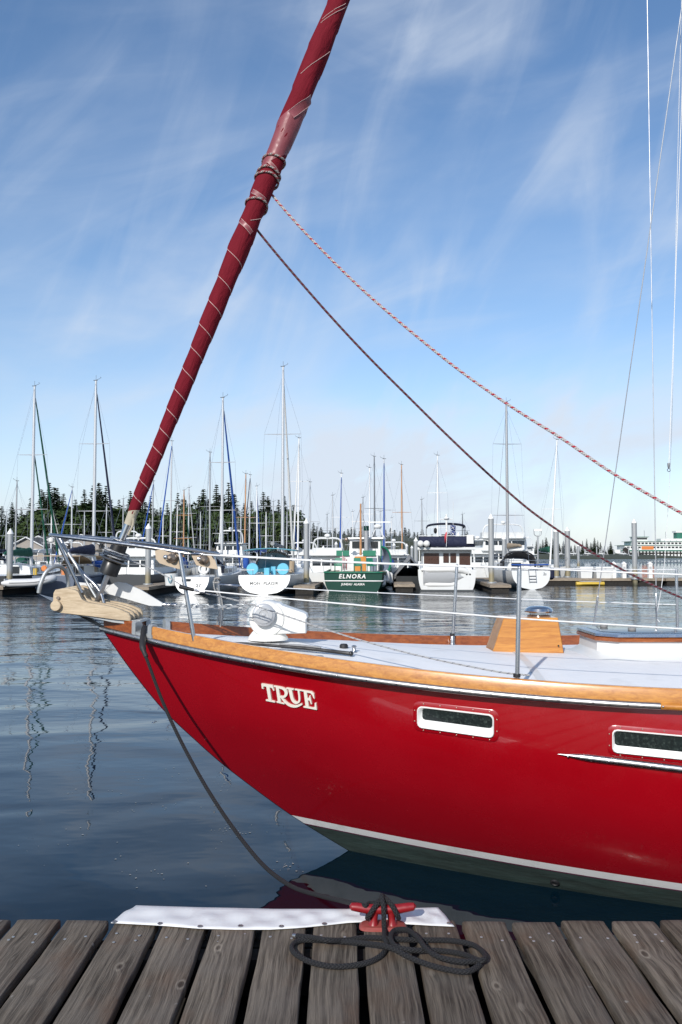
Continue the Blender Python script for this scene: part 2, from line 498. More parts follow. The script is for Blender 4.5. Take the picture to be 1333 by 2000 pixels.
# ------------------------------------------------------------------ mesh tools
class MB:
    def __init__(s):
        s.v = []; s.f = []; s.uv = []; s.mi = []
    def add(s, vs, fs, uvs=None, mi=0):
        o = len(s.v)
        s.v += [tuple(p) for p in vs]
        for i, f in enumerate(fs):
            s.f.append([a + o for a in f])
            s.uv.append(uvs[i] if uvs else None)
            s.mi.append(mi)
        return s
    def box(s, x0, x1, y0, y1, z0, z1, mi=0):
        vs = [(x, y, z) for z in (z0, z1) for y in (y0, y1) for x in (x0, x1)]
        return s.add(vs, [(0, 2, 3, 1), (4, 5, 7, 6), (0, 1, 5, 4), (2, 6, 7, 3), (0, 4, 6, 2), (1, 3, 7, 5)], mi=mi)
    def loft(s, rings, closed=True, cap=True, uvs=False, mi=0):
        n = len(rings[0])
        assert all(len(r) == n for r in rings)
        vs = [p for r in rings for p in r]
        fs = []
        m = n if closed else n - 1
        for i in range(len(rings) - 1):
            for k in range(m):
                a, b = i * n + k, i * n + (k + 1) % n
                fs.append((a, b, b + n, a + n))
        if cap and closed:
            fs.append(tuple(range(n))[::-1])
            fs.append(tuple((len(rings) - 1) * n + k for k in range(n)))
        return s.add(vs, fs, mi=mi)
    def tube(s, path, r, n=8, cap=True, flat=None, mi=0):
        P = [Vector(p) for p in path]
        rs = r if isinstance(r, (list, tuple)) else [r] * len(P)
        T = []
        for i in range(len(P)):
            t = (P[min(i + 1, len(P) - 1)] - P[max(i - 1, 0)])
            T.append(t.normalized() if t.length > 1e-9 else Vector((0, 0, 1)))
        up = Vector((0, 0, 1)) if abs(T[0].z) < .9 else Vector((0, -1, 0))
        N = (up - T[0] * up.dot(T[0])).normalized()
        vs = []; fs = []; uvs = []
        L = 0; Ls = []
        for i in range(len(P)):
            if i:
                L += (P[i] - P[i - 1]).length
                N = N - T[i] * N.dot(T[i])
                N = N.normalized() if N.length > 1e-6 else T[i].orthogonal().normalized()
            Ls.append(L)
            Bn = T[i].cross(N)
            for k in range(n):
                a = 2 * math.pi * k / n
                vs.append(P[i] + (N * math.cos(a) + Bn * math.sin(a) * (flat or 1)) * rs[i])
        for i in range(len(P) - 1):
            for k in range(n):
                a, b = i * n + k, i * n + (k + 1) % n
                fs.append((a, b, b + n, a + n))
                uvs.append([(Ls[i], k / n), (Ls[i], (k + 1) / n), (Ls[i + 1], (k + 1) / n), (Ls[i + 1], k / n)])
        if cap:
            fs.append(tuple(range(n))[::-1]); uvs.append([(0, 0)] * n)
            fs.append(tuple((len(P) - 1) * n + k for k in range(n))); uvs.append([(L, 0)] * n)
        return s.add(vs, fs, uvs, mi=mi)
    def lathe(s, prof, c=(0, 0, 0), axis=(0, 0, 1), n=16, mi=0):
        ax = Vector(axis).normalized()
        u = ax.orthogonal().normalized(); w = ax.cross(u)
        c = Vector(c)
        rings = [[c + ax * h + (u * math.cos(2 * math.pi * k / n) + w * math.sin(2 * math.pi * k / n)) * max(r, 1e-4) for k in range(n)] for r, h in prof]
        return s.loft(rings, mi=mi)
    def ball(s, c, r, n=10, sz=1.0, mi=0):
        pr = [(r * math.sin(math.pi * i / 6), -r * sz * math.cos(math.pi * i / 6)) for i in range(7)]
        return s.lathe(pr, c, (0, 0, 1), n, mi=mi)
    def prism(s, poly, depth, mi=0):
        a = [Vector(p) for p in poly]
        d = Vector(depth)
        return s.loft([a, [p + d for p in a]], mi=mi)
    def mesh(s, name, mat, smooth=True, ang=38):
        me = bpy.data.meshes.new(name)
        me.from_pydata(s.v, [], s.f)
        if any(u for u in s.uv):
            ul = me.uv_layers.new(name='UVMap')
            for p, u in zip(me.polygons, s.uv):
                if u:
                    for li, q in zip(p.loop_indices, u):
                        ul.data[li].uv = q
        for p, mi in zip(me.polygons, s.mi):
            p.material_index = mi
        bm = bmesh.new(); bm.from_mesh(me)
        bmesh.ops.recalc_face_normals(bm, faces=bm.faces)
        bm.to_mesh(me); bm.free()
        if smooth:
            for p in me.polygons:
                p.use_smooth = True
            me.set_sharp_from_angle(angle=R(ang))
        for x in (mat if isinstance(mat, (list, tuple)) else [mat]):
            me.materials.append(MATS[x])
        return me
    def build(s, name, mat, parent=None, smooth=True, ang=38):
        return link(name, s.mesh(name, mat, smooth, ang), parent)
def link(name, me, parent=None):
    o = bpy.data.objects.new(name, me)
    COL.objects.link(o)
    if parent is not None:
        o.parent = parent
        if parent.get('_w'):
            o.matrix_parent_inverse = Matrix.Translation(-Vector(parent.location))
    return o
def tag(o, label=None, cat=None, group=None, kind=None):
    if label: o['label'] = label
    if cat: o['category'] = cat
    if group: o['group'] = group
    if kind: o['kind'] = kind
    return o
def empty(name, loc, rz=0, world=False):
    o = bpy.data.objects.new(name, None)
    o.empty_display_size = .2
    o.location = loc
    o.rotation_euler = (0, 0, rz)
    COL.objects.link(o)
    if world:
        o['_w'] = 1           # children of this one are given in world coordinates
    return o
def copy_tree(o, parent=None):
    c = o.copy(); COL.objects.link(c)
    c.parent = parent
    for ch in list(o.children):
        copy_tree(ch, c)
    return c
def text_mesh(txt, size, ext, mat, spacing=1.0, shear=0.0, bold=0.0):
    cu = bpy.data.curves.new('text', 'FONT')
    cu.body = txt; cu.size = size; cu.extrude = ext; cu.align_x = 'CENTER'; cu.align_y = 'CENTER'
    cu.space_character = spacing; cu.shear = shear; cu.offset = bold; cu.resolution_u = 3
    o = bpy.data.objects.new('text', cu); COL.objects.link(o)
    bpy.context.view_layer.update()
    me = bpy.data.meshes.new_from_object(o.evaluated_get(bpy.context.evaluated_depsgraph_get()))
    bpy.data.objects.remove(o); bpy.data.curves.remove(cu)
    me.materials.clear(); me.materials.append(MATS[mat])
    return me

# ================================================================== SETTING
mb = MB()
mb.add([(-3000, -60, 0), (3000, -60, 0), (3000, 5000, 0), (-3000, 5000, 0)], [(0, 1, 2, 3)])
tag(mb.build('water', 'harbour_water', smooth=False), 'dark navy harbour water with ripples', kind='structure')

def terrain(name, x0, x1, y0, y1, prof, nx=60):
    g = MB()
    rows = []
    for t, h in prof:
        row = []
        for i in range(nx + 1):
            x = lerp(x0, x1, i / nx)
            row.append((x, lerp(y0, y1, t) + 4 * math.sin(x * .05), h * (1 + .25 * math.sin(x * .09 + t * 5)) if h > 0 else h))
        rows.append(row)
    g.loft(rows, closed=False, cap=False)
    return tag(g.build(name, 'shore', smooth=True, ang=80), kind='structure')
terrain('shore', -260, 25, 168, 330, [(0, -.6), (.03, .8), (.20, 1.2), (.26, 5.0), (.5, 7.0), (1, 8)])
terrain('far_shore', -320, 130, 335, 640, [(0, -.6), (.03, .8), (.2, 2.0), (1, 4)])
terrain('distant_shore', 90, 900, 900, 1300, [(0, -.6), (.03, 1.0), (.2, 2.0), (1, 4)])

# ---- dock in the foreground
DZ = .43
dock = tag(empty('dock', (0, 0, 0)), 'weathered wooden dock the photographer stands on', kind='structure')
EDGE = 3.95
PITCHX = .230
def plank_mesh(k):
    r = random.Random(k)
    w = .0985; th = .042
    y0, y1 = -1.2, 0.0
    g = MB(); rings = []
    ys = [-5.2, -3.6, -2.6, -1.6, -1.0, -.8, -.6, -.4, -.25, -.12, -.05, -.012, 0]
    for i, y in enumerate(ys):
        wl = w + r.uniform(-.0035, .0025); wr = w + r.uniform(-.0035, .0025)
        e = .006 if y < -.011 else .009
        d = 0 if y < -.011 else .004
        zz = r.uniform(-.001, .001) - d
        rings.append([(-wl, y, -th), (wr, y, -th), (wr, y, zz - e), (wr - .45 * e, y, zz - .3 * e), (wr - e, y, zz), (0, y, zz + .0008), (-wl + e, y, zz), (-wl + .45 * e, y, zz - .3 * e), (-wl, y, zz - e)])
    g.loft(rings)
    return g.mesh('plank', 'dock_plank', True, 50)
pm = [plank_mesh(k) for k in range(9)]
for k in range(-24, 25):
    x = .088 + (k + .5) * PITCHX
    r = random.Random(500 + k)
    o = link('plank', pm[k % 9], dock)
    end = EDGE + r.uniform(-.016, .014)
    o.location = (x, end, DZ + r.uniform(-.005, .003))
    o.rotation_euler = (r.uniform(-.001, .001), r.uniform(-.012, .012), r.uniform(-.004, .004))
g = MB()
for y in (3.72, 2.9, 2.2, 1.5, .8, .1, -.6, -1.1):
    g.box(-5.2, 5.2, y - .05, y + .05, DZ - .20, DZ - .048)
g.build('joist', 'dark_beam', dock, False)
g = MB(); g.box(-5.2, 5.2, -1.1, 3.79, -.1, DZ - .25); g.build('shade_float', 'dark_beam', dock, False)  # dock float, coloured near-black so the plank gaps look shaded
g = MB(); g.box(-5.2, 5.2, 3.80, 3.86, DZ - .24, DZ - .052); g.build('fascia_board', 'dark_beam', dock, False)
# heads of nails sunk in the planks
nm = MB().lathe([(.0065, 0), (.0065, .0015), (.003, .002)], n=8).mesh('nail_head', 'galv')
for k in range(-7, 8):
    for y in (3.79, 3.73) if k % 2 else (3.76, 3.02):
        for dx in (-.05, .05):
            rr = random.Random(k * 7 + int(y * 100) + int(dx * 100))
            o = link('nail_head', nm, dock)
            o.location = (.088 + (k + .5) * PITCHX + dx + rr.uniform(-.012, .012), y + rr.uniform(-.02, .02), DZ + .001)

# ================================================================== THE RED SAILBOAT
YC = 6.08
def beam_deck(s):
    if s <= 0: return 0
    if s < 5.5: return 1.7 * (1 - (1 - s / 5.5) ** 2)
    return 1.7 * (1 - .42 * ((s - 5.5) / 5.5) ** 2.2)
STEM_TOP = at(200, 1230, YC)
XS1 = STEM_TOP.x
def sheer_solve(px, py):
    lo, hi = XS1, 4.0
    for _ in range(50):
        x = (lo + hi) / 2
        Y = YC - beam_deck(x - XS1)
        z = 1.45
        d = ray(px, py)
        if x / Y < d.x / d.y: lo = x
        else: hi = x
    p = at(px, py, YC - beam_deck(x - XS1))
    return (p.x, p.z)
SHEER = [(XS1, STEM_TOP.z)] + [sheer_solve(a, b) for a, b in ((275, 1252), (400, 1279), (520, 1300), (700, 1328), (850, 1349), (1000, 1364), (1150, 1375), (1333, 1387))]
# smooth quadratic through the measured sheer
def fit_quad(pts):
    import numpy as np
    A = np.array([[1, x, x * x] for x, _ in pts]); b = np.array([z for _, z in pts])
    return np.linalg.lstsq(A, b, rcond=None)[0]
SQ = [float(q) for q in fit_quad(SHEER)]
XMIN = -SQ[1] / (2 * SQ[2])
def zs(x):
    if x > XMIN:
        return SQ[0] + SQ[1] * XMIN + SQ[2] * XMIN ** 2 + .004 * (x - XMIN) ** 2
    return SQ[0] + SQ[1] * x + SQ[2] * x * x
STEM = sorted([(at(a, b, YC).z, at(a, b, YC).x) for a, b in ((200, 1230), (258, 1312), (320, 1388), (375, 1440), (430, 1489), (500, 1543), (565, 1590), (620, 1625), (680, 1661))])
def stemx(z):
    if z < STEM[0][0]:
        return STEM[0][1] + (STEM[0][0] - z) * 1.9
    if z > STEM[-1][0]:
        return STEM[-1][1] - (z - STEM[-1][0]) * .62
    # smooth interpolation
    for i in range(len(STEM) - 1):
        z0, x0 = STEM[i]; z1, x1 = STEM[i + 1]
        if z <= z1:
            pm_, pp = STEM[max(i - 1, 0)], STEM[min(i + 2, len(STEM) - 1)]
            m0 = (x1 - pm_[1]) / (z1 - pm_[0]); m1 = (pp[1] - x0) / (pp[0] - z0)
            h = z1 - z0; t = (z - z0) / h
            return (2*t**3-3*t*t+1)*x0 + (t**3-2*t*t+t)*h*m0 + (-2*t**3+3*t*t)*x1 + (t**3-t*t)*h*m1
    return STEM[-1][1]
LEN = 10.8
def hb(x, z):
    """half breadth of the hull"""
    T = max(0., min(1.15, z / zs(x)))
    B = lerp(1.6, 1.7, T); L = lerp(5.0, 5.5, T); p = lerp(1.8, 2.0, T)
    s = x - stemx(z)
    if s <= 0: return 0.
    w = B * (1 - (1 - s / L) ** p) if s < L else B * (1 - .42 * ((s - L) / 5.5) ** 2.2)
    if z < 0:
        w *= max(.05, 1 + z / .9) ** .6
    elif s < 9:
        w += .115 * math.sin(math.pi * min(1., T)) * (1 - math.exp(-(s / 1.1) ** 1.5))
    return w
def hull_pt(x, z, off=0., side=-1):
    e = .004
    b = hb(x, z)
    bx = (hb(x + e, z) - hb(x - e, z)) / (2 * e); bz = (hb(x, z + e) - hb(x, z - e)) / (2 * e)
    n = Vector((-bx, side * 1.0, -bz)).normalized()
    return Vector((x, YC + side * b, z)) + n * off
def hull_hit(px, py, off=0.):
    d = ray(px, py)
    lo, hi = 3.9, YC
    def f(Y):
        t = Y / d.y
        return Y - (YC - hb(d.x * t, CZ + d.z * t))
    Y = lo; st = .02
    while Y < hi and f(Y) < 0: Y += st
    a, b = Y - st, Y
    for _ in range(30):
        m = (a + b) / 2
        if f(m) < 0: a = m
        else: b = m
    t = b / d.y
    return hull_pt(d.x * t, CZ + d.z * t, off)

BT = [(q.x, q.z) for q in [at(565, 1591, YC)] + [hull_hit(a, b) for a, b in ((650, 1609), (750, 1628), (870, 1651), (1000, 1674), (1150, 1699), (1333, 1726))]]
BQ = [float(q) for q in fit_quad(BT)]
BXM = -BQ[1] / (2 * BQ[2]) if BQ[2] > 0 else 9.
def boot_top(x):
    x = min(x, BXM, BT[-1][0] + .3)
    return BQ[0] + BQ[1] * x + BQ[2] * x * x
boat = empty('sailboat', (0.5, YC, 0), world=True)
tag(boat, 'glossy red sailboat with varnished toe rail, TRUE on its bow and furled maroon sail', 'sailboat')
def row_fn(kind, q):
    z_top = boot_top
    if kind == 'u': return lambda x: lerp(-.55, 0, q)
    if kind == 'g': return lambda x: lerp(0, z_top(x) - .064, q)
    if kind == 'p': return lambda x: lerp(z_top(x) - .064, z_top(x) - .056, q)
    if kind == 'w': return lambda x: lerp(z_top(x) - .056, z_top(x), q)
    return lambda x: lerp(z_top(x), zs(x), q)
ROWS = [row_fn('u', i / 3) for i in range(3)] + [row_fn('g', i / 3) for i in range(3)] + [row_fn('p', 0), row_fn('w', 0)] + [row_fn('h', i / 16) for i in range(17)]
RMAT = [2] * 6 + [3] + [1] + [0] * 16
XEND = XS1 + LEN
NU = 110
rows = {-1: [], 1: []}
for fn in ROWS:
    x = 0.
    for _ in range(25):
        x = .5 * x + .5 * stemx(fn(x))
    for side in (-1, 1):
        row = []
        for i in range(NU + 1):
            u = i / NU
            xx = lerp(x, XEND, u ** 1.35)
            z = fn(xx)
            b = hb(xx, z) if i else 0
            row.append((xx, YC + side * b, z))
        rows[side].append(row)
g = MB()
for side in (-1, 1):
    for j in range(len(ROWS) - 1):
        g.loft([rows[side][j], rows[side][j + 1]], closed=False, cap=False, mi=RMAT[j])
tr = [rows[-1][j][-1] for j in range(len(ROWS))] + [rows[1][j][-1] for j in range(len(ROWS) - 1, -1, -1)]
g.add(tr, [tuple(range(len(tr)))], mi=0)
hull_me = g.mesh('hull', ['hull_red', 'boot_white', 'bottom_green', 'pin_purple'], True, 60)
bm = bmesh.new(); bm.from_mesh(hull_me)
bmesh.ops.remove_doubles(bm, verts=bm.verts, dist=.0004)
bmesh.ops.recalc_face_normals(bm, faces=bm.faces)
bm.to_mesh(hull_me); bm.free()
hull = link('hull', hull_me, boat)
tag(hull, 'red hull with white boot stripe and green bottom paint')

# deck
def deck_z(x, y):
    b = max(.05, beam_deck(x - XS1))
    return zs(x) + .022 + .095 * min(1, b / .9) * (1 - min(1, abs(y - YC) / b) ** 2)
g = MB(); rr_ = []
for i in range(81):
    x = lerp(XS1 + .05, XEND, i / 80)
    b = beam_deck(x - XS1) - .012
    rr_.append([(x, YC + b * (k / 8 - 1), deck_z(x, YC + b * (k / 8 - 1))) for k in range(17)])
g.loft(rr_, closed=False, cap=False)
deck = g.build('deck', 'deck_grey', boat, True, 60)
# narrow strips in a second tone, just above the deck surface
def deck_strip(pts, w):
    g = MB(); ring = []
    P = [Vector(p) for p in pts]
    for i, p in enumerate(P):
        t = (P[min(i + 1, len(P) - 1)] - P[max(i - 1, 0)]); t.z = 0; t.normalize()
        q = Vector((-t.y, t.x, 0)) * w / 2
        a, b = p + q, p - q
        ring.append([(a.x, a.y, deck_z(a.x, a.y) + .004), (b.x, b.y, deck_z(b.x, b.y) + .004)])
    g.loft(ring, closed=False, cap=False)
    g.build('deck_band', 'white_gel', deck, False)
deck_strip([(1.20 + .05 * i / 6, lerp(4.78, 6.3, i / 12), 0) for i in range(13)], .05)
deck_strip([(-.52, lerp(5.45, 6.6, i / 12), 0) for i in range(13)], .045)
deck_strip([(lerp(-1.0, 3.4, i / 20), YC - beam_deck(lerp(-1.0, 3.4, i / 20) - XS1) * .80, 0) for i in range(21)], .012)

# toe rails, rub rail
def sweep_edge(side, xa, xb, prof, n=60):
    """prof: (outboard offset, height above sheer)"""
    rings = []
    for i in range(n + 1):
        x = lerp(xa, xb, i / n)
        s = x - XS1
        e = .01
        sl = (beam_deck(s + e) - beam_deck(max(0, s - e))) / (2 * e if s > e else s + e)
        nx, ny = -sl, side
        L = math.hypot(nx, ny); nx /= L; ny /= L
        b = beam_deck(s)
        rings.append([(x + nx * o, YC + side * b + ny * o, zs(x) + h) for o, h in prof])
    return rings
rail_prof = [(.006, .030), (.004, .100), (-.004, .112), (-.030, .112), (-.038, .100), (-.046, .012)]
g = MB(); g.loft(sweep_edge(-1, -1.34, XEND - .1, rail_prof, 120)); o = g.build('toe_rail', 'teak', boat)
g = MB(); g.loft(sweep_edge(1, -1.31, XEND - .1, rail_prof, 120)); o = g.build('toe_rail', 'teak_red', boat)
bow_prof = [(.006, .030), (.012, .108), (.004, .118), (-.030, .118), (-.038, .106), (-.046, .012)]
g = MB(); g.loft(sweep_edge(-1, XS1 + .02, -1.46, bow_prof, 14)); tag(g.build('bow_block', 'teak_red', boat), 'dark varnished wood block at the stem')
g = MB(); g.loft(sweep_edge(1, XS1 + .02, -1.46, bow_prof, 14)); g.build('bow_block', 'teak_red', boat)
for side in (-1, 1):
    ck = [(.010, .028), (.010, .052), (-.02, .060), (-.055, .055), (-.06, .012)]
    g = MB(); g.loft(sweep_edge(side, -1.462, -1.31, ck, 10))
    for xa, xb in ((-1.475, -1.445), (-1.345, -1.315)):
        g.loft(sweep_edge(side, xa, xb, [(.014, .026), (.014, .112), (.0, .124), (-.045, .122), (-.058, .10), (-.06, .012)], 4))
    g.build('chock', 'galv', boat)
def strake_path(xa, xb, zo, out, n):
    pts = []
    for i in range(n + 1):
        x = lerp(xa, xb, i / n)
        s = x - XS1; e = .01
        sl = (beam_deck(s + e) - beam_deck(max(0, s - e))) / (2 * e if s > e else s + e)
        L = math.hypot(sl, 1)
        pts.append(Vector((x - sl / L * out, YC - beam_deck(s) - out / L, zs(x) + zo)))
    return pts
XJ = sheer_solve(1290, 1383)[0]
rub = MB().tube(strake_path(XS1 - .005, XJ, .014, .003, 90), .021, 10).build('rub_rail', 'steel_dull', boat)
MB().tube(strake_path(XJ + .002, XEND, .014, .003, 60), .020, 10).build('rub_rail', 'teak', boat)
pts = [(p.x, 2 * YC - p.y, p.z) for p in strake_path(XS1 - .005, XEND, .014, .003, 90)]
MB().tube(pts, .021, 8).build('rub_rail', 'steel_dull', boat)
scr = MB().ball((0, 0, 0), .0062, 8).mesh('screw', 'steel')
pp = strake_path(XS1 + .12, 2.3, .016, .0235, 22)
for p in pp:
    o = link('screw', scr, rub); o.location = p
# lower rub strake
g = MB(); rings = []
SX = [hull_hit(1090 + i * 20, 1472.5 + i * 20 * .121) for i in range(0, 22)]
for i, p in enumerate(SX):
    k = min(1, i / 3 + .12)
    c = hull_pt(p.x, p.z, 0)
    nrm = (hull_pt(p.x, p.z, .1) - c).normalized()
    ring = []
    for a in range(9):
        an = math.pi * (a / 8 - .5)
        ring.append(c + Vector((0, 0, .020 * k * math.sin(an))) + nrm * (.004 + .016 * k * math.cos(an)))
    rings.append(ring)
g.loft(rings)
st2 = g.build('rub_strake', 'steel', boat)
for i in range(1, 14, 4):
    p = SX[i]; o = link('screw', scr, st2); o.location = hull_pt(p.x, p.z, .021)

# TRUE lettering, raised
def hl(cx, cy):
    return 500 + cx / 9.52, 1310 + cy / 9.52
def letter(polys):
    g = MB()
    for hgt, poly in polys:
        a = [hull_hit(*hl(*p), -.003) for p in poly]
        b = [hull_hit(*hl(*p), hgt) for p in poly]
        g.loft([a, b])
    return g.build('letter', 'letter_cream', hull, False)
def stroke(path, ws):
    P = [Vector((a, b)) for a, b in path]
    l, r = [], []
    for i in range(len(P)):
        t = (P[min(i + 1, len(P) - 1)] - P[max(i - 1, 0)]).normalized()
        n = Vector((-t.y, t.x)) * ws[i] / 2
        l.append(P[i] + n); r.append(P[i] - n)
    return [tuple(p) for p in l] + [tuple(p) for p in r[::-1]]
letter([(.011, [(118,230),(328,262),(360,360),(340,358),(318,312),(272,298),(310,545),(368,563),(374,582),(206,548),(200,528),(254,536),(210,286),(168,280),(150,295),(162,330),(128,318)])])
sp2 = lambda p, n=4: [tuple(q)[:2] for q in spline([(a, b, 0) for a, b in p], n)]
def ws_(vals, n=4):
    o = []
    for i in range(len(vals) - 1):
        o += [lerp(vals[i], vals[i + 1], k / n) for k in range(n)]
    return o + [vals[-1]]
letter([(.0110, [(345,268),(438,284),(484,583),(545,597),(548,614),(405,580),(398,560),(428,566),(386,297),(352,290)]),
        (.0104, stroke(sp2([(430,300),(500,316),(556,352),(580,410),(556,462),(510,480),(462,474)]), ws_([34,36,46,58,46,36,30]))),
        (.0098, stroke(sp2([(488,484),(550,560),(620,622),(700,652),(780,650),(868,610)]), ws_([30,36,38,40,38,34])))])
letter([(.0110, [(580,306),(720,330),(716,352),(584,328)]), (.0104, [(735,330),(860,350),(856,370),(738,350)]),
        (.0098, stroke(sp2([(648,328),(672,440),(702,540),(758,588),(812,565),(824,500),(806,352)]), ws_([58,58,52,40,36,34,32])))])
letter([(.011, [(858,350),(1050,378),(1095,420),(1107,515),(1086,495),(1062,440),(1030,408),(960,396),(978,500),(1010,506),(1008,455),(1028,460),(1056,615),(1036,605),(1016,547),(984,538),(1002,664),(1060,678),(1108,668),(1110,590),(1135,600),(1150,718),(905,672),(898,652),(940,655),(905,376),(862,368)])])

# portlights
def portlight(TL, TR, BR, BL, inset):
    TL, TR, BR, BL = [Vector(p) for p in (TL, TR, BR, BL)]
    def loop(l, t, r, b, rad, off, n=6):
        w = (TR - TL).length; h = (BL - TL).length
        x0, x1, y0, y1 = -l, w + r, -t, h + b
        pts = []
        for cx, cy, a0 in ((x1 - rad, y0 + rad, -90), (x1 - rad, y1 - rad, 0), (x0 + rad, y1 - rad, 90), (x0 + rad, y0 + rad, 180)):
            for k in range(n + 1):
                a = R(a0 + 90 * k / n)
                pts.append((cx + rad * math.cos(a), cy + rad * math.sin(a)))
        # extra points on the long edges
        full = []
        for i, p in enumerate(pts):
            q = pts[(i + 1) % len(pts)]
            full.append(p)
            d = math.dist(p, q)
            m = int(d / 14)
            for k in range(1, m + 1):
                full.append((lerp(p[0], q[0], k / (m + 1)), lerp(p[1], q[1], k / (m + 1))))
        o = []
        for x, y in full:
            u, v = x / w, y / h
            P = TL * (1 - u) * (1 - v) + TR * u * (1 - v) + BR * u * v + BL * (1 - u) * v
            o.append(hull_hit(P.x, P.y, off))
        return o
    n = None
    pl = MB()
    f0 = loop(9, 8, 9, 8, 13, .0); f1 = loop(9, 8, 9, 8, 13, .004); f2 = loop(7.6, 6.6, 7.6, 6.6, 12, .0065); f3 = loop(-2, -2, -2, -2, 8, .0065)
    pl = empty('portlight', hull_hit(*((TL + BR) / 2)), world=True)
    pl.parent = boat; pl.matrix_parent_inverse = Matrix.Translation(-Vector(boat.location))
    l, t, r, b = inset
    k = len(f3)
    a = [loop(0, 0, 0, 0, 9, .006), loop(0, 0, 0, 0, 9, .017), loop(-1.2, -1.2, -1.2, -1.2, 8.6, .020), loop(-2.4, -2.4, -2.4, -2.4, 8, .018), loop(-l, -t, -r, -b, 5, .0042)]
    m = min(len(x) for x in a)
    def fit(lp, m):
        # resample a loop to m points by arc length, starting at its first point
        L = [0]
        for i in range(len(lp)):
            L.append(L[-1] + (lp[(i + 1) % len(lp)] - lp[i]).length)
        o = []
        for j in range(m):
            s = L[-1] * j / m
            i = max(q for q in range(len(L)) if L[q] <= s + 1e-9); i = min(i, len(lp) - 1)
            tt = (s - L[i]) / max(1e-9, L[i + 1] - L[i])
            o.append(lp[i].lerp(lp[(i + 1) % len(lp)], tt))
        return o
    g = MB(); g.loft([fit(x, 72) for x in (f0, f1, f2, f3)], cap=False); g.build('flange', 'hull_red', pl)
    a = [fit(x, 72) for x in a]
    g = MB(); g.loft(a, cap=False); g.build('frame', 'white_paint', pl)
    gl = fit(loop(-l + .5, -t + .5, -r + .5, -b + .5, 5, .0046), 72)
    c = sum(gl, Vector()) / len(gl)
    cc = hull_pt(c.x, c.z, .0046)
    mid = [hull_pt(p.lerp(cc, .5).x, p.lerp(cc, .5).z, .0046) for p in gl]
    g = MB(); g.loft([gl, mid], cap=False); g.loft([mid, [cc] * 72], cap=False)
    g.build('glass', 'dark_glass', pl)
    bl = MB().ball((0, 0, 0), .0042, 6).mesh('bolt', 'bronze')
    w = (TR - TL).length
    for i in range(5):
        u = .08 + .86 * i / 4
        for pt in (TL.lerp(TR, u) + Vector((0, -4.6)), BL.lerp(BR, u) + Vector((0, 4.6))):
            if pt.x < 1420:
                o = link('bolt', bl, pl); o.location = hull_hit(pt.x, pt.y, .0072)
    for v in (.22, .72):
        for pt in (TL.lerp(BL, v) + Vector((-5.4, 0)), TR.lerp(BR, v) + Vector((5.4, 0))):
            o = link('bolt', bl, pl); o.location = hull_hit(pt.x, pt.y, .0072)
    return pl
portlight((816.5, 1377.5), (966, 1395), (966, 1440.5), (816.5, 1419), (9.5, 3, 4, 16))
portlight((1196, 1423), (1395, 1441), (1395, 1489), (1196, 1468), (5, 3, 4, 14))
# through-hull fitting in the bottom paint
p = hull_hit(1084, 1723)
MB().lathe([(.030, 0), (.030, .008), (.022, .012), (.020, .006), (.0, .004)], p, hull_pt(p.x, p.z, 1) - p, 14).build('through_hull', 'black_rubber', boat)

# ---- pulpit
pul = empty('pulpit', (-1.6, YC, 1.75), world=True); pul.parent = boat; pul.matrix_parent_inverse = Matrix.Translation(-Vector(boat.location))
tipn = [at(366, 1081, 5.69), at(300, 1070.5, 5.73), at(230, 1061, 5.80), at(160, 1052.5, 5.88), at(118, 1047.5, 5.94), at(102, 1045.5, 6.0), at(99, 1045, 6.08), at(103, 1045.5, 6.15), at(122, 1047, 6.2), at(200, 1052, 6.27), at(300, 1063, 6.37), at(380, 1074.5, 6.46), at(428, 1082, 6.51)]
MB().tube(spline(tipn, 5), .0145, 12).build('top_rail', 'steel', pul)
MB().tube([at(351, 1079, 5.695), at(361, 1140, 5.67), at(380, 1252, 5.66)], .0145, 10).build('leg', 'steel', pul)
MB().tube(spline([at(408, 1080, 6.50), at(417, 1086, 6.51), at(422, 1110, 6.52), at(427, 1160, 6.53), at(432, 1226, 6.54)], 4), .0145, 10).build('leg', 'steel', pul)
MB().tube([at(110, 1050, 5.94), at(160, 1158, 5.99)], .0125, 10).build('leg', 'steel', pul)
MB().tube(spline([at(118, 1052, 6.2), at(133, 1080, 6.18), at(160, 1117, 6.14), at(182, 1138, 6.10), at(197, 1158, 6.08), at(204, 1182, 6.07)], 4), .012, 10).build('leg', 'steel', pul)
MB().tube(spline([at(122, 1062, 6.16), at(160, 1121, 6.12), at(190, 1170, 6.10)], 4), .010, 8).build('brace', 'galv', pul)
MB().lathe([(.019, -.012), (.021, 0), (.019, .015), (.008, .022)], at(101, 1054, 6.0), (0, 0, -1), 12).build('bow_light', 'white_paint', pul)
# teardrop light boards with nav lights
def light_board(poly, Y, lamp_c, lr, mat_l, ax):
    g = MB(); g.prism([at(a, b, Y) for a, b in poly], (0, .018, 0))
    bo = g.build('light_board', 'tan_board', pul)
    c = at(lamp_c[0], lamp_c[1], Y - .002)
    gg = MB(); gg.lathe([(lr * 1.15, 0), (lr * 1.15, .012), (lr, .02), (lr * .75, .05), (.3 * lr, .062)], c, ax, 16)
    gg.build('lamp', mat_l, bo)
    MB().lathe([(lr * .62, .0), (lr * .62, .03), (lr * .45, .045), (.1 * lr, .05)], c + Vector((-.035, -.002, .003)), ax, 12).build('lamp_lens', 'chrome', bo)
light_board([(303, 1076), (312, 1073), (346, 1080), (352, 1083), (356, 1113), (330, 1106), (312, 1100), (305, 1092)], 5.70, (338, 1090), .030, 'bronze', (-.2, -1, .1))
light_board([(374, 1084), (392, 1080), (418, 1086), (426, 1112), (412, 1110), (384, 1104)], 6.50, (399, 1093), .034, 'bronze', (.1, -1, 0))

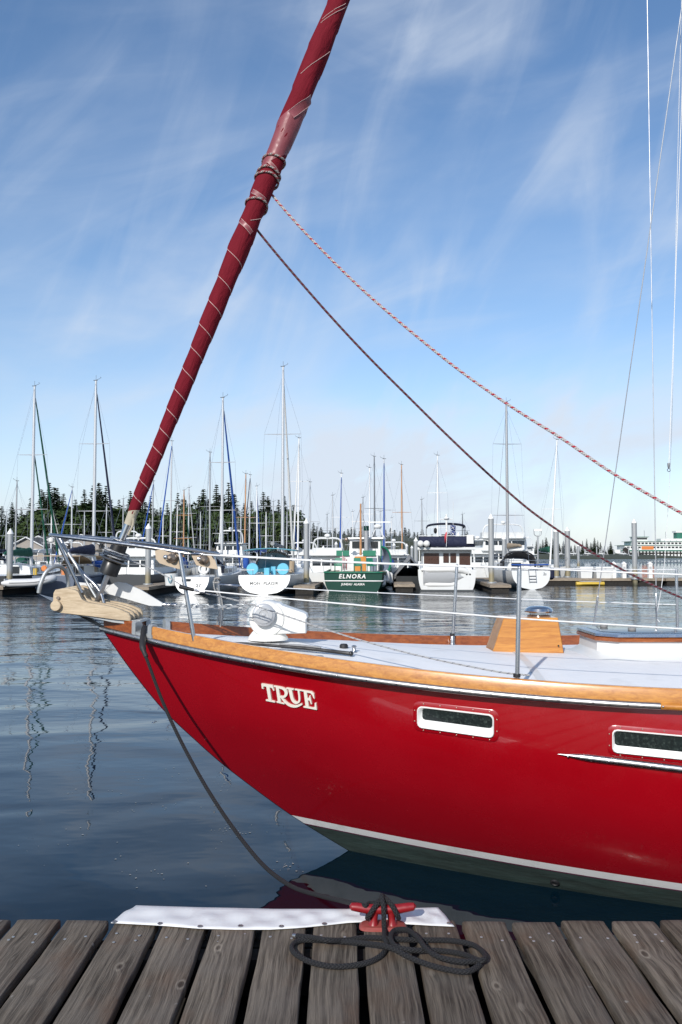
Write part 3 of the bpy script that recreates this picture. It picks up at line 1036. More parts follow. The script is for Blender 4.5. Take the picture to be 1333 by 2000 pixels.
# ---- stanchions and lifelines
def stanchion(base, top, hidden=.10):
    st = empty('stanchion', base, world=True); st.parent = boat; st.matrix_parent_inverse = Matrix.Translation(-Vector(boat.location))
    MB().tube([base, base.lerp(top, .97), top], [.0135, .0135, .011], 12).build('post', 'steel', st)
    MB().ball(top, .0125, 10).build('cap', 'steel', st)
    g = MB(); g.lathe([(.04, 0), (.04, .006), (.024, .012), (.0195, .03), (.0195, .075), (.017, .08)], base, (0, 0, 1), 14)
    g.build('base_socket', 'steel', st)
    MB().lathe([(.021, 0), (.021, .02)], base + Vector((0, 0, .085)), (0, 0, 1), 12).build('collar', 'black_rubber', st)
    return st
nb = at(1010, 1330, 4.86); nb.z = deck_z(nb.x, nb.y); ntop = at(1015, 1109, 4.86)
stanchion(nb, ntop)
fb = at(884, 1247, 7.28); ftop = at(893, 1104, 7.28)
fb.z = deck_z(fb.x, fb.y)
stanchion(fb, ftop)
n2 = Vector((3.1, YC - beam_deck(3.1 - XS1) + .07, 0)); n2.z = deck_z(n2.x, n2.y)
n2t = n2 + Vector((0, 0, .67)); stanchion(n2, n2t)
f2 = Vector((3.1, YC + beam_deck(3.1 - XS1) - .07, 0)); f2.z = deck_z(f2.x, f2.y)
f2t = f2 + Vector((0, 0, .67)); stanchion(f2, f2t)
def sagline(a, b, sag, n=10):
    return [a.lerp(b, i / n) + Vector((0, 0, -sag * 4 * (i / n) * (1 - i / n))) for i in range(n + 1)]
f2x = at(1333, 1116, 4.55)
def ln(name, segs, r, mat, n=6, parent=boat):
    g = MB()
    pts = []
    for i, (a, b, s) in enumerate(segs):
        q = sagline(a, b, s)
        pts += q if i == 0 else q[1:]
    g.tube(pts, r, n); return g.build(name, mat, parent)
ln('lifeline', [(at(366, 1081, 5.69), ntop, .012), (ntop, n2t, .008)], .0048, 'wire_white')
ln('lifeline', [(at(428, 1083, 6.51), ftop, .01), (ftop, f2t, .008)], .0042, 'wire_white')
nm_ = nb.lerp(ntop, .50)
nm_ = at(1013, 1208, 4.86)
ln('lifeline', [(at(362, 1150, 5.66), nm_, .006), (nm_, n2.lerp(n2t, .52), .006)], .0048, 'wire_white')
fm_ = at(889, 1164, 7.28)
ln('lifeline', [(at(424, 1141, 6.52), fm_, .006), (fm_, f2.lerp(f2t, .52), .006)], .0042, 'wire_white')
# turnbuckle ends
for a, b, Y0, Y1 in (((366, 1081), (400, 1082.5), 5.69, 5.64), ((362, 1150), (400, 1156), 5.66, 5.61), ((424, 1141), (470, 1144.5), 6.52, 6.56)):
    g = MB(); A, Bq = at(*a, Y0), at(*b, Y1)
    g.tube([A.lerp(Bq, t) for t in (0, .08, .12, .5, .55, .9, .94, 1)], [.009, .009, .006, .006, .010, .010, .006, .004], 8)
    g.build('turnbuckle', 'steel', boat)
MB().tube(spline([at(422, 1128, 6.50), at(418, 1138, 6.47), at(420, 1152, 6.47), at(428, 1165, 6.48), at(430, 1190, 6.49), at(425, 1215, 6.5), at(428, 1228, 6.5), at(436, 1205, 6.5), at(433, 1170, 6.5), at(424, 1148, 6.49)], 5), .006, 6).build('lashing', 'rope_white', boat)
MB().tube(spline([at(419, 1130, 6.49), at(428, 1129, 6.47), at(430, 1133, 6.55), at(419, 1135, 6.55), at(418, 1138, 6.48), at(429, 1137, 6.47)], 4), .0065, 6).build('lashing', 'rope_white', boat)

# ---- bow roller
ro = empty('bow_roller', at(150, 1195, YC), world=True); ro.parent = boat; ro.matrix_parent_inverse = Matrix.Translation(-Vector(boat.location))
def hz(cx, cy):
    return 70 + cx / 5.332, 1090 + cy / 5.332
cheek = [(178, 440), (183, 365), (203, 330), (258, 320), (330, 314), (400, 328), (440, 348), (462, 395), (480, 428), (530, 458), (600, 474), (700, 490), (800, 510), (895, 540), (965, 572), (986, 612), (986, 660), (800, 640), (600, 612), (420, 592), (250, 572), (178, 545)]
for i, Y in enumerate((5.93, 6.005, 6.08, 6.155)):
    g = MB(); th = .048
    sh = .010 * i
    A = [at(*hz(*p), 5.93) + Vector((sh, Y - 5.93, .004 * i)) for p in cheek]
    c = sum(A, Vector()) / len(A)
    ins = lambda L, k, dy: [p.lerp(c, k) + Vector((0, dy, 0)) for p in L]
    g.loft([ins(A, .035, 0), ins(A, .0, .008), ins(A, 0, th - .008), ins(A, .035, th)])
    g.build('cheek_board', 'driftwood', ro)
g = MB(); g.lathe([(.033, -.014), (.037, -.010), (.037, .06), (.037, .27)], at(*hz(212, 497), 5.915), (0, 1, 0), 18); g.build('roller_wheel', 'driftwood', ro)
MB().lathe([(.012, -.008), (.012, .02)], at(*hz(235, 415), 5.925), (0, 1, 0), 10).build('axle_pin', 'bronze', ro)
g = MB(); g.prism([at(*hz(*p), 5.95) for p in ((420, 594), (600, 614), (800, 642), (1090, 650), (1095, 672), (985, 690), (800, 668), (640, 632))], (0, .26, 0)); g.build('base_plate', 'galv', ro, False)
# ---- anchor in the roller
an = empty('anchor', at(150, 1170, 6.10), world=True)
tag(an, 'galvanised anchor with hoop roll bar held in the bow roller of the red sailboat', 'anchor')
shank = [(215, 1143), (228, 1137), (245, 1139), (275, 1152), (318, 1178), (316, 1184), (292, 1183), (240, 1168), (212, 1160), (205, 1152)]
sY = 6.235
g = MB(); A = [at(a, b, sY) for a, b in shank]; g.prism(A, (0, .022, 0)); g.build('shank', 'anchor_galv', an, False)
g = MB(); g.prism([at(a, b, sY) for a, b in ((150, 1137), (216, 1143), (206, 1152), (213, 1160), (150, 1166))], (0, .022, 0)); g.build('shank', 'anchor_galv', an, False)
hoop = [at(76, 1158, 5.98), at(80, 1140, 5.98), at(90, 1118, 6.0), at(104, 1108, 6.04), at(118, 1107, 6.10), at(129, 1116, 6.16), at(133, 1132, 6.19), at(134, 1150, 6.2)]
MB().tube(spline(hoop, 5), .0145, 10).build('roll_bar', 'galv', an)
# concave fluke pointing forward and down under the roller
g = MB()
tip = at(200, 1228, 6.10)
rg = []
for t in range(7):
    u = t / 6
    a = at(76, 1160, 5.93).lerp(tip, u); b_ = at(134, 1152, 6.27).lerp(tip, u); m = a.lerp(b_, .5) + Vector((.02, 0, -.06 * (1 - u)))
    rg.append([a, a.lerp(m, .5) + Vector((0, 0, -.012 * (1 - u))), m, m.lerp(b_, .5) + Vector((0, 0, -.012 * (1 - u))), b_, m.lerp(b_, .5) + Vector((0, 0, .004)), m + Vector((0, 0, .014)), a.lerp(m, .5) + Vector((0, 0, .004))])
g.loft(rg); g.build('fluke', 'galv', an)
# ---- chain from anchor to windlass
ch = empty('anchor_chain', at(400, 1182, 6.08), world=True)
tag(ch, 'grey anchor chain running from the anchor shank back to the white windlass', 'chain')
A, Bq = at(347, 1182, 6.22), at(505, 1181, 6.0)
lk = MB()
ring = [Vector((.021 * math.cos(t) + .012 * (1 if math.cos(t) > 0 else -1), .014 * math.sin(t), 0)) for t in [2 * math.pi * k / 12 for k in range(12)]]
lk.tube(ring + [ring[0]], .0052, 6, cap=False)
lme = lk.mesh('link', 'galv')
nl = 15; dv = (Bq - A)
for i in range(nl):
    o = link('link', lme, ch)
    p = A.lerp(Bq, i / (nl - 1)) + Vector((0, 0, -.012 * 4 * (i / nl) * (1 - i / nl)))
    o.location = p
    q = dv.to_track_quat('X', 'Z').to_euler()
    o.rotation_euler = (R(90) * (i % 2) + .3, q.y, q.z)
    o.matrix_parent_inverse = Matrix.Translation(-Vector(ch.location))
g = MB(); a, b = at(318, 1181, 6.24), at(346, 1182, 6.22)
g.tube([a.lerp(b, t) for t in (0, .05, .3, .36, .64, .7, .95, 1)], [.008, .016, .016, .012, .012, .016, .016, .008], 10); g.build('swivel', 'steel', ch)

# ---- windlass
wl = empty('windlass', at(520, 1245, 5.95), world=True); wl.parent = boat; wl.matrix_parent_inverse = Matrix.Translation(-Vector(boat.location))
wy = 5.88
def wz(cx, cy): return 470 + cx / 5.332, 1160 + cy / 5.332
cz0 = at(*wz(262, 262), wy)
g = MB(); g.lathe([(.118, 0), (.126, .012), (.126, .20), (.118, .212), (.05, .213)], cz0 + Vector((.008, 0, 0)), (0, 1, 0), 28)
g.build('gearbox', 'windlass_white', wl)
poly = [(330, 90), (405, 96), (430, 118), (660, 196), (690, 215), (700, 250), (684, 262), (684, 412), (400, 420), (330, 420)]
A = [at(*wz(*p), wy + .012) for p in poly]
g = MB(); c = sum(A, Vector()) / len(A)
g.loft([[p.lerp(c, .05) for p in A], [p + Vector((0, .012, 0)) for p in A], [p + Vector((0, .175, 0)) for p in A], [p.lerp(c, .05) + Vector((0, .187, 0)) for p in A]])
g.build('motor_housing', 'windlass_white', wl)
g = MB()
b0 = at(*wz(275, 470), wy)
rg = []
for k, (sx, zz) in enumerate(((.145, -.015), (.14, .006), (.118, .035), (.10, .055), (.095, .09))):
    rg.append([(b0.x + sx * math.cos(2 * math.pi * i / 20), wy + .105 + .85 * sx * math.sin(2 * math.pi * i / 20), b0.z + zz) for i in range(20)])
g.loft(rg); g.build('pedestal', 'windlass_white', wl)
dc = at(*wz(242, 218), wy - .05)
g = MB(); g.lathe([(.075, .055), (.078, .02), (.080, .005), (.070, -.006), (.062, -.008), (.060, -.014), (.035, -.016), (.030, -.010), (.012, -.010), (.010, -.016), (.002, -.017)], dc, (-.12, 1, 0), 32)
g.build('capstan_drum', 'alu_mast', wl)
MB().lathe([(.045, 0), (.045, .06)], dc + Vector((0, .03, 0)), (-.05, 1, 0), 16).build('shaft', 'galv', wl)
# black boat hook lying on deck
bh = empty('boat_hook', at(540, 1247, 5.6), world=True)
tag(bh, 'black pole lying along the foredeck beside the white windlass', 'pole')
A, Bq = at(398, 1243, 5.76), at(686, 1248, 5.56)
A.z = deck_z(A.x, A.y) + .016; Bq.z = deck_z(Bq.x, Bq.y) + .022
MB().tube([A, A.lerp(Bq, .3) + Vector((0, 0, .012)), A.lerp(Bq, .7) + Vector((0, 0, .012)), Bq], [.006, .009, .012, .013], 8).build('shaft', 'black_rubber', bh)
A2 = A.lerp(Bq, .52) + Vector((0, .06, .012)); B2 = A.lerp(Bq, .80) + Vector((0, .06, .012))
MB().tube([A2, A2.lerp(B2, .5), B2], [.012, .017, .012], 8).build('grip', 'grey_cloth', bh)
MB().ball(Bq + Vector((.0, 0, 0)), .017, 8).build('end_cap', 'black_plastic', bh)
# deck fill plate, foot switches, small cleat
def fitting(name, px, py, Y, prof, mat, n=20):
    p = at(px, py, Y); p.z = deck_z(p.x, p.y)
    return MB().lathe(prof, p, (0, 0, 1), n).build(name, mat, boat)
fitting('deck_fill_cap', 619, 1262, 5.42, [(.062, 0), (.062, .004), (.05, .008), (.05, .030), (.044, .036), (.012, .036), (.010, .041), (.002, .042)], 'chrome')
fitting('foot_switch', 672, 1249, 5.85, [(.030, 0), (.030, .018), (.022, .028), (.006, .03)], 'black_rubber', 14)
fitting('deck_bollard', 692, 1253, 5.72, [(.022, 0), (.014, .012), (.012, .03), (.020, .04), (.010, .046)], 'steel', 14)

# ---- ventilator box
vb = empty('vent_box', at(1028, 1262, 6.2), world=True); vb.parent = boat; vb.matrix_parent_inverse = Matrix.Translation(-Vector(boat.location))
Yv = 6.16
fl = [at(968, 1262, Yv), at(1101, 1263, Yv), at(1090, 1211, Yv + .05), at(985, 1208, Yv + .05)]
bk = [at(955, 1257, Yv + .36), at(1095, 1257, Yv + .36), at(1084, 1205, Yv + .31), at(990, 1205, Yv + .31)]
for q in (fl, bk):
    q[0].z = q[1].z = deck_z(1.4, Yv) - .004
    q[2].z = q[3].z = fl[3].z
bk = [Vector((fl[0].x - .006, Yv + .36, fl[0].z)), Vector((fl[1].x + .004, Yv + .36, fl[1].z)), Vector((fl[2].x, Yv + .31, fl[2].z)), Vector((fl[3].x, Yv + .31, fl[3].z))]
fl[0].x -= .02
def panel(q, name, mat='teak', t=.012):
    q = [Vector(p) for p in q]
    nrm = (q[1] - q[0]).cross(q[3] - q[0]).normalized()
    g = MB(); c = sum(q, Vector()) / 4
    g.loft([[p - nrm * t for p in q], q, [p.lerp(c, .02) + nrm * .003 for p in q]])
    return g.build(name, mat, vb, False)
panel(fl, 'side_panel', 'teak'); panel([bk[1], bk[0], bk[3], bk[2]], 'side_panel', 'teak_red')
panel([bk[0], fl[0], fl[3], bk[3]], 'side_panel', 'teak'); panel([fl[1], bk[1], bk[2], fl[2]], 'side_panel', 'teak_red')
tp = [fl[3], fl[2], bk[2], bk[3]]
panel([p + Vector((0, 0, .003)) for p in tp], 'lid', 'teak')
vc = (fl[2] + bk[3]) / 2 + Vector((.09, 0, .006))
g = MB(); g.lathe([(.088, 0), (.09, .010), (.086, .014), (.07, .016), (.07, .030), (.104, .032), (.108, .042), (.10, .060), (.07, .075), (.03, .08), (.002, .081)], vc, (0, 0, 1), 32)
g.build('vent_cowl', 'chrome', vb)
MB().lathe([(.006, 0), (.006, .006)], at(1091, 1261, Yv - .004), (0, -1, 0), 8).build('drain_hole', 'black_rubber', vb)

# ---- deck hatch at the right
ht = empty('deck_hatch', at(1260, 1270, 6.1), world=True); ht.parent = boat; ht.matrix_parent_inverse = Matrix.Translation(-Vector(boat.location))
x0, x1, y0, y1 = 1.84, 2.58, 5.86, 6.52
def octo(d, z, c=.12):
    X0, X1, Y0, Y1 = x0 - d, x1 + d, y0 - d, y1 + d
    return [Vector(p) for p in ((X0 + c, Y0, z), (X1 - c, Y0, z), (X1, Y0 + c, z), (X1, Y1 - c, z), (X1 - c, Y1, z), (X0 + c, Y1, z), (X0, Y1 - c, z), (X0, Y0 + c, z))]
zd = deck_z(2.2, 6.1) - .03
ztop = at(1190, 1243, y0).z
g = MB(); g.loft([octo(.13, zd + .012), octo(.045, zd + .045), octo(.012, zd + .075), octo(.006, ztop - .04)]); g.build('coaming', 'white_gel', ht)
g = MB(); g.loft([octo(.022, ztop - .039), octo(.026, ztop - .036), octo(.026, ztop - .014), octo(.022, ztop - .011)]); g.build('wood_trim', 'teak_red', ht)
g = MB(); g.loft([octo(.020, ztop - .010), octo(.026, ztop - .004), octo(.022, ztop + .012), octo(-.02, ztop + .018), octo(-.035, ztop + .018)]); g.build('metal_frame', 'steel', ht)
g = MB(); g.loft([octo(-.036, ztop + .012), octo(-.036, ztop + .020), octo(-.05, ztop + .022)]); g.build('hatch_pane', 'win_dark', ht)
for xx, yy in ((2.0, 6.35), (2.12, 6.08)):
    MB().lathe([(.026, 0), (.03, .01), (.028, .022), (.01, .026)], (xx, yy, ztop + .02), (0, 0, 1), 14).build('latch_knob', 'grey_cloth', ht)

# ---- forestay, furler and furled sail
SB = at(199, 1152, YC); ST = at(663, 0, YC)
ax = (ST - SB).normalized()
def stay(py):
    px = 257 + (1005 - py) * .4035
    p = at(px, py, YC)
    return SB + ax * (p - SB).dot(ax)
fu = empty('furler', SB, world=True); fu.parent = boat; fu.matrix_parent_inverse = Matrix.Translation(-Vector(boat.location))
def along(py): return (stay(py) - SB).dot(ax)
g = MB(); g.box(-.012, .012, -.02, .02, 0, 1)
q = ax.to_track_quat('Z', 'Y')
a, b = SB - ax * .12, stay(1116)
MB().tube([a, b], .020, 4).build('toggle_bar', 'steel_dull', fu, False)
MB().lathe([(.050, 0), (.068, .006), (.070, .09), (.064, .10), (.074, .11), (.078, .135)], stay(1122), ax, 20).build('drum_base', 'black_plastic', fu)
MB().lathe([(.05, 0), (.104, .014), (.108, .020), (.104, .024), (.04, .028)], stay(1094) - ax * .012, ax, 28).build('drum_flange', 'steel_dull', fu)
g = MB(); hel = []
e1 = ax.orthogonal().normalized(); e2 = ax.cross(e1)
for i in range(120):
    t = i / 119; an_ = t * 2 * math.pi * 9
    rr = .084 + .016 * math.sin(i * .37) * .4 + .010 * math.sin(t * 9)
    hel.append(stay(1088) + ax * (.005 + .040 * (.5 - .5 * math.cos(t * 9.2))) + (e1 * math.cos(an_) + e2 * math.sin(an_)) * rr)
g.tube(hel, .0065, 6); g.build('drum_line', 'rope_white_fleck', fu)
MB().lathe([(.03, 0), (.060, .004), (.060, .02), (.056, .10), (.034, .11)], stay(1080), ax, 20).build('drum_cage', 'black_plastic', fu)
MB().lathe([(.05, 0), (.085, .004), (.085, .010), (.05, .014)], stay(1057), ax, 24).build('drum_flange', 'steel_dull', fu)
MB().tube([stay(1058), stay(1000)], [.026, .026], 14).build('foil', 'chrome', fu)
LT = (13.4 - SB.z) / ax.z
MB().tube([stay(1000), SB + ax * LT], .010, 6).build('stay_wire', 'wire', fu)
MB().tube(spline([stay(1012) + Vector((.03, -.03, 0)), stay(1025) + Vector((.045, -.03, .0)), stay(1045) + Vector((.04, -.03, 0))], 4), .008, 6).build('tack_lashing', 'beige_cloth', fu)
WID = [(1003, .070), (985, .088), (953, .096), (795, .110), (638, .131), (480, .160), (420, .150), (360, .158), (300, .150), (240, .165), (100, .170), (0, .152)]
WT = sorted([(along(p), w / 2) for p, w in WID]) + [(LT * .7, .06), (LT - .2, .03)]
def srad(h): return interp(WT, h)
H0, H1 = along(1003), LT - .25
fs = empty('furled_sail', stay(1003), world=True); fs.parent = boat; fs.matrix_parent_inverse = Matrix.Translation(-Vector(boat.location))
def helix_pitch(h): return interp([(H0, .115), (along(480), .215), (along(0), .4), (H1, .6)], h)
# phase of the spiral along the stay
PH = [(H0, 0.)]
hh = H0
while hh < H1:
    PH.append((hh + .02, PH[-1][1] + .02 / helix_pitch(hh)))
    hh += .02
def phase(h): return interp(PH[::1], h) if h < PH[-1][0] else PH[-1][1]
import bisect
PHx = [p[0] for p in PH]
def phase(h):
    i = min(max(bisect.bisect(PHx, h) - 1, 0), len(PH) - 2)
    return PH[i][1] + (PH[i + 1][1] - PH[i][1]) * (h - PH[i][0]) / .02
E1 = Vector((0, -1, 0)); E1 = (E1 - ax * E1.dot(ax)).normalized(); E2 = ax.cross(E1)
SW = -1      # sense of the wrap
def spt(h, th, dr=0.):
    r = srad(h)
    w = (th / (2 * math.pi) * SW - phase(h)) % 1.0
    rr = r * (.955 + .075 * w) + .0018 * math.sin(3 * th + 5 * h) * math.sin(7.3 * h + th)
    rr += .0015 * math.sin(11 * h + 2 * th) + .002 * math.sin(4 * th + 9 * h) * (.5 + .5 * math.sin(5 * h + 1))
    return SB + ax * h + (E1 * math.cos(th) + E2 * math.sin(th)) * (rr + dr)
g = MB(); NT = 40
hs = []
h = H0
while h < H1:
    hs.append(h); h += .025 if h < along(-150) else .12
vs = []; fcs = []; uvs = []
for h in hs:
    for k in range(NT):
        vs.append(spt(h, 2 * math.pi * k / NT))
for i in range(len(hs) - 1):
    for k in range(NT):
        k2 = (k + 1) % NT
        fcs.append((i * NT + k, i * NT + k2, (i + 1) * NT + k2, (i + 1) * NT + k))
        uvs.append([(hs[i], k / NT), (hs[i], (k + 1) / NT), (hs[i + 1], (k + 1) / NT), (hs[i + 1], k / NT)])
fcs.append(tuple(range(NT))); uvs.append([(0, 0)] * NT)
g.add(vs, fcs, uvs); g.build('sail_roll', 'sail_maroon', fs, True, 70)
# stitched leech seam: a thin thread spiralling up the roll
def seam(name, h0, h1, off, r, mat, dr=.001, inv=1):
    pts = []; h = h0
    while h < h1:
        th = SW * inv * 2 * math.pi * (phase(h) + off) * 1.0
        pts.append(spt(h, th, dr)); h += .0125
    MB().tube(pts, r, 5).build(name, mat, fs)
seam('seam_thread', H0 + .03, along(470), .02, .0021, 'stitch', .0032)
# upper seams run the other way
def seam_line(h0, th0, h1, th1, r=.0017, n=26, dr=.002):
    pts = [spt(lerp(h0, h1, i / n), lerp(th0, th1, i / n), dr) for i in range(n + 1)]
    MB().tube(pts, r, 5).build('seam_thread', 'stitch', fs)
for pyl, pyr in ((165, 95), (48, 8), (36, -12), (128, 70)):
    pass
def face_line(a, b, r=.0017, n=20, dr=.002):
    """seam between two photo points on the near face of the roll"""
    hp = []
    for px, py in (a, b):
        Y = YC - .06
        p = at(px, py, Y)
        h = (p - SB).dot(ax); v = p - SB - ax * h
        hp.append((h, math.asin(max(-.97, min(.97, v.dot(E2) / srad(h))))))
    (h0, t0), (h1, t1) = hp
    return [spt(lerp(h0, h1, i / n), lerp(t0, t1, i / n), dr) for i in range(n + 1)]
for a, b in (((588, 146), (648, 96)), ((627, 46), (684, 8)), ((630, 38), (676, 3)), ((490, 432), (514, 424))):
    MB().tube(face_line(a, b), .0018, 5).build('seam_thread', 'stitch', fs)
# leather-coloured reinforcement and tape strips
def patch(pys, name, mat, dr, slant=0., th0=0, th1=2 * math.pi, n=40, nh=12):
    g = MB(); rows_ = []
    for i in range(nh + 1):
        row = []
        for k in range(n + 1):
            th = lerp(th0, th1, k / n)
            h = lerp(along(pys[0]), along(pys[1]), i / nh) + slant * math.sin(th)
            row.append(spt(h, th, dr))
        rows_.append(row)
    g.loft(rows_, closed=False, cap=False)
    return g.build(name, mat, fs, True, 70)
patch((322, 222), 'leather_patch', 'patch_pink', .0022, .10)
def tape(a, b, w, mat='patch_pink', dr=.003):
    L = face_line(a, b, dr=dr)
    g = MB(); rows_ = []
    for i, p in enumerate(L):
        t = (L[min(i + 1, len(L) - 1)] - L[max(i - 1, 0)]).normalized()
        c = SB + ax * (p - SB).dot(ax)
        s = t.cross((p - c).normalized()).normalized() * w / 2
        rows_.append([p + s, p - s])
    g.loft(rows_, closed=False, cap=False)
    tp_ = g.build('tape_strip', mat, fs, True, 80)
    for sgn in (0, 1):
        MB().tube([r_[sgn] + ((r_[sgn] - (SB + ax * (r_[sgn] - SB).dot(ax))).normalized() * .001) for r_ in rows_], .0013, 4).build('stitching', 'stitch', tp_)
tape((569, 227), (614, 190), .062)
tape((494, 374), (517, 391), .030)
tape((470, 430), (491, 455), .030)
tape((524, 316), (541, 334), .022)
# clew lines wound round the roll
wr = empty('sheet_wraps', stay(360), world=True); wr.parent = boat; wr.matrix_parent_inverse = Matrix.Translation(-Vector(boat.location))
for pyc, tilt in ((318, .10), (342, .06), (352, .05), (402, .05)):
    pts = []
    for i in range(49):
        th = 2 * math.pi * i / 48
        h = along(pyc) + tilt * .2 * math.sin(th) + .006 * math.sin(2 * th + pyc) + .03 * math.cos(th)
        pts.append(spt(h, th, .008))
    MB().tube(pts, .0088, 8).build('rope_turn', 'rope_wrap', wr)
g = MB(); A = stay(1003)
pts0 = [A - ax * .085 + (E1 * math.cos(2 * math.pi * k / 16) + E2 * math.sin(2 * math.pi * k / 16)) * (.030 + .018 * max(0, math.sin(2 * math.pi * k / 16))) for k in range(16)]
pts1 = [spt(H0 - .0, 2 * math.pi * k / 16, .001) for k in range(16)]
pts2 = [spt(H0 + .025 + .02 * math.sin(2 * math.pi * k / 16), 2 * math.pi * k / 16, .002) for k in range(16)]
g.loft([pts0, pts1, pts2], cap=False); tag(g.build('tack_cloth', 'beige_cloth', fs), 'beige tack corner of the furled sail')
# ---- sheets, furling line
def rope(name, pts, r, mat, label, cat='rope', n=8, parent=None, group=None, sub=6):
    g = MB(); g.tube(spline(pts, sub), r, n)
    o = g.build(name, mat, parent)
    if parent is None: tag(o, label, cat, group)
    return o
r1 = [(520, 362), (537, 387), (600, 458), (700, 558), (800, 645), (900, 725), (1000, 795), (1100, 858), (1200, 926), (1333, 1003), (1420, 1050)]
rope('jib_sheet', [at(a, b, lerp(6.10, 5.0, (a - 537) / 800)) for a, b in r1], .0092, 'rope_red_white', 'bright red-and-white flecked rope sagging from the furled sail, the upper of the two')
r2 = [(490, 432), (508, 456), (560, 519), (640, 611), (720, 697), (800, 777), (880, 856), (960, 931), (1040, 1000), (1130, 1062), (1200, 1104), (1280, 1145), (1333, 1168), (1400, 1195)]
rope('jib_sheet', [at(a, b, lerp(6.12, 7.1, (a - 508) / 830)) for a, b in r2], .0095, 'rope_red_shaded', 'red-and-white flecked rope painted in shade tones, sagging from the furled sail, the lower of the two')
fl_pts = [stay(1086) + Vector((.06, -.03, -.01)), at(285, 1106, 5.93), at(330, 1128, 5.75), at(366, 1149, 5.62), at(400, 1158, 5.63), at(460, 1172, 5.66), at(520, 1190, 5.66), at(600, 1217, 5.5), at(690, 1246, 5.33), at(780, 1271, 5.17), at(860, 1290, 5.04), at(930, 1304, 4.95), at(985, 1314, 4.9), at(1035, 1319, 4.86)]
rope('furling_line', fl_pts, .0052, 'rope_white_fleck', 'thin white rope with dark flecks running from the furling drum along the side deck')
MB().tube([at(352, 1146, 5.64), at(378, 1152, 5.60)], [.014, .012], 10).build('fairlead', 'black_plastic', boat)
# ---- mast and standing rigging (mast itself stands just outside the picture)
MX = 2.74
mz = deck_z(MX, YC)
MB().tube([(MX, YC, mz), (MX, YC, 9), (MX, YC, 13.6)], [.085, .08, .06], 14).build('mast', 'alu_mast', boat)
for sd in (-1, 1):
    MB().tube([(MX, YC, 7.45), (MX - .01, YC + sd * 1.16, 7.55)], [.03, .018], 8).build('spreader', 'alu_mast', boat)
    if sd > 0:
        base_a, base_b = at(1160, 1222, 7.50), at(1283, 1226, 7.44)
    else:
        base_a, base_b = Vector((2.25, 4.72, 1.42)), Vector((2.81, 4.62, 1.42))
    tip_ = Vector((2.765, YC + sd * 1.16, 7.55))
    for bs_, tp_ in ((base_a, Vector((MX - .04, YC + sd * .06, 6.9))), (base_b, tip_)):
        if sd < 0: continue
        d = (tp_ - bs_)
        MB().tube([bs_, tp_], .0042, 6).build('shroud', 'wire', boat)
        MB().tube([bs_ + d * t for t in (-.005, .0, .004, .022, .026, .048, .05)], [.006, .010, .0075, .0075, .0105, .0105, .005], 8).build('turnbuckle', 'steel', boat)
        bb = bs_ - d * .005
        MB().tube([bb, Vector((bb.x - d.x * .02, bb.y, deck_z(bb.x, bb.y) - .01))], .010, 4).build('chainplate', 'steel', boat)
MB().tube([tip_, (MX, YC, 13.3)], .0042, 6).build('shroud', 'wire', boat)
hal = empty('halyard', at(1306, 905, 6.6), world=True)
tag(hal, 'slack white halyard with a snap shackle hanging at its end', 'rope')
MB().tube(sagline(at(1307, 905, 6.6), Vector((2.69, 6.16, 7.25)), .02), .003, 6).build('line', 'wire_white', hal)
p = at(1306.5, 908, 6.6)
MB().tube([p + Vector((0, 0, .015)), p + Vector((0, 0, -.01)), p + Vector((.0, 0, -.03))], [.012, .011, .006], 8).build('snap_shackle', 'steel', hal)
rg_ = [p + Vector((.012 * math.sin(t), 0, -.042 - .012 * math.cos(t))) for t in [2 * math.pi * k / 12 for k in range(13)]]
MB().tube(rg_, .003, 6, cap=False).build('ring', 'steel', hal)
rope('flag_line', [at(1299, 1092, 7.25), at(1292, 1150, 7.35), at(1287, 1180, 7.42), at(1283, 1205, 7.44), at(1289, 1215, 7.44)], .003, 'wire_white', 'short thin white cord hitched to the right hand shroud')
rope('flag_line', [at(1299, 1092, 7.25), at(1312, 850, 7.0), at(1322, 400, 6.7), at(1334, -100, 6.3)], .0022, 'wire_white', 'thin white flag cord rising along the right edge')

# ================================================================== MOORING LINE, CLEAT, VINYL STRIP
ct = empty('dock_cleat', on_z(748, 1822, DZ), world=True)
tag(ct, 'red dock cleat bolted to the plank ends with black rope on it', 'cleat')
cc = on_z(748, 1812, DZ)
hzv = DZ + .082
g = MB()
pth = [(-.150, .010), (-.142, .012), (-.12, .010), (-.07, .002), (0, 0), (.07, .002), (.12, .010), (.142, .012), (.150, .010)]
g.tube([(cc.x + a, cc.y, hzv + b) for a, b in pth], [.008, .017, .0195, .021, .022, .021, .0195, .017, .008], 14)
g.build('horn', 'cleat_red', ct)
for sx in (-.043, .043):
    rg = []
    for t, w, d in ((0, .026, .030), (.3, .018, .020), (.7, .017, .018), (1, .022, .019)):
        z = lerp(DZ + .014, hzv - .006, t)
        rg.append([(cc.x + sx * (1 - .15 * t) + w * math.cos(a), cc.y + d * math.sin(a), z) for a in [2 * math.pi * k / 12 for k in range(12)]])
    MB().loft(rg).build('foot', 'cleat_red', ct)
g = MB(); rg = []
for w, d, z in ((.108, .052, DZ + .004), (.106, .051, DZ + .010), (.096, .042, DZ + .018)):
    rg.append([(cc.x + w * (1 if math.cos(a) > 0 else -1) * abs(math.cos(a)) ** .45, cc.y + d * (1 if math.sin(a) > 0 else -1) * abs(math.sin(a)) ** .6, z) for a in [2 * math.pi * k / 28 for k in range(28)]])
g.loft(rg); g.build('base_plate', 'cleat_worn', ct)

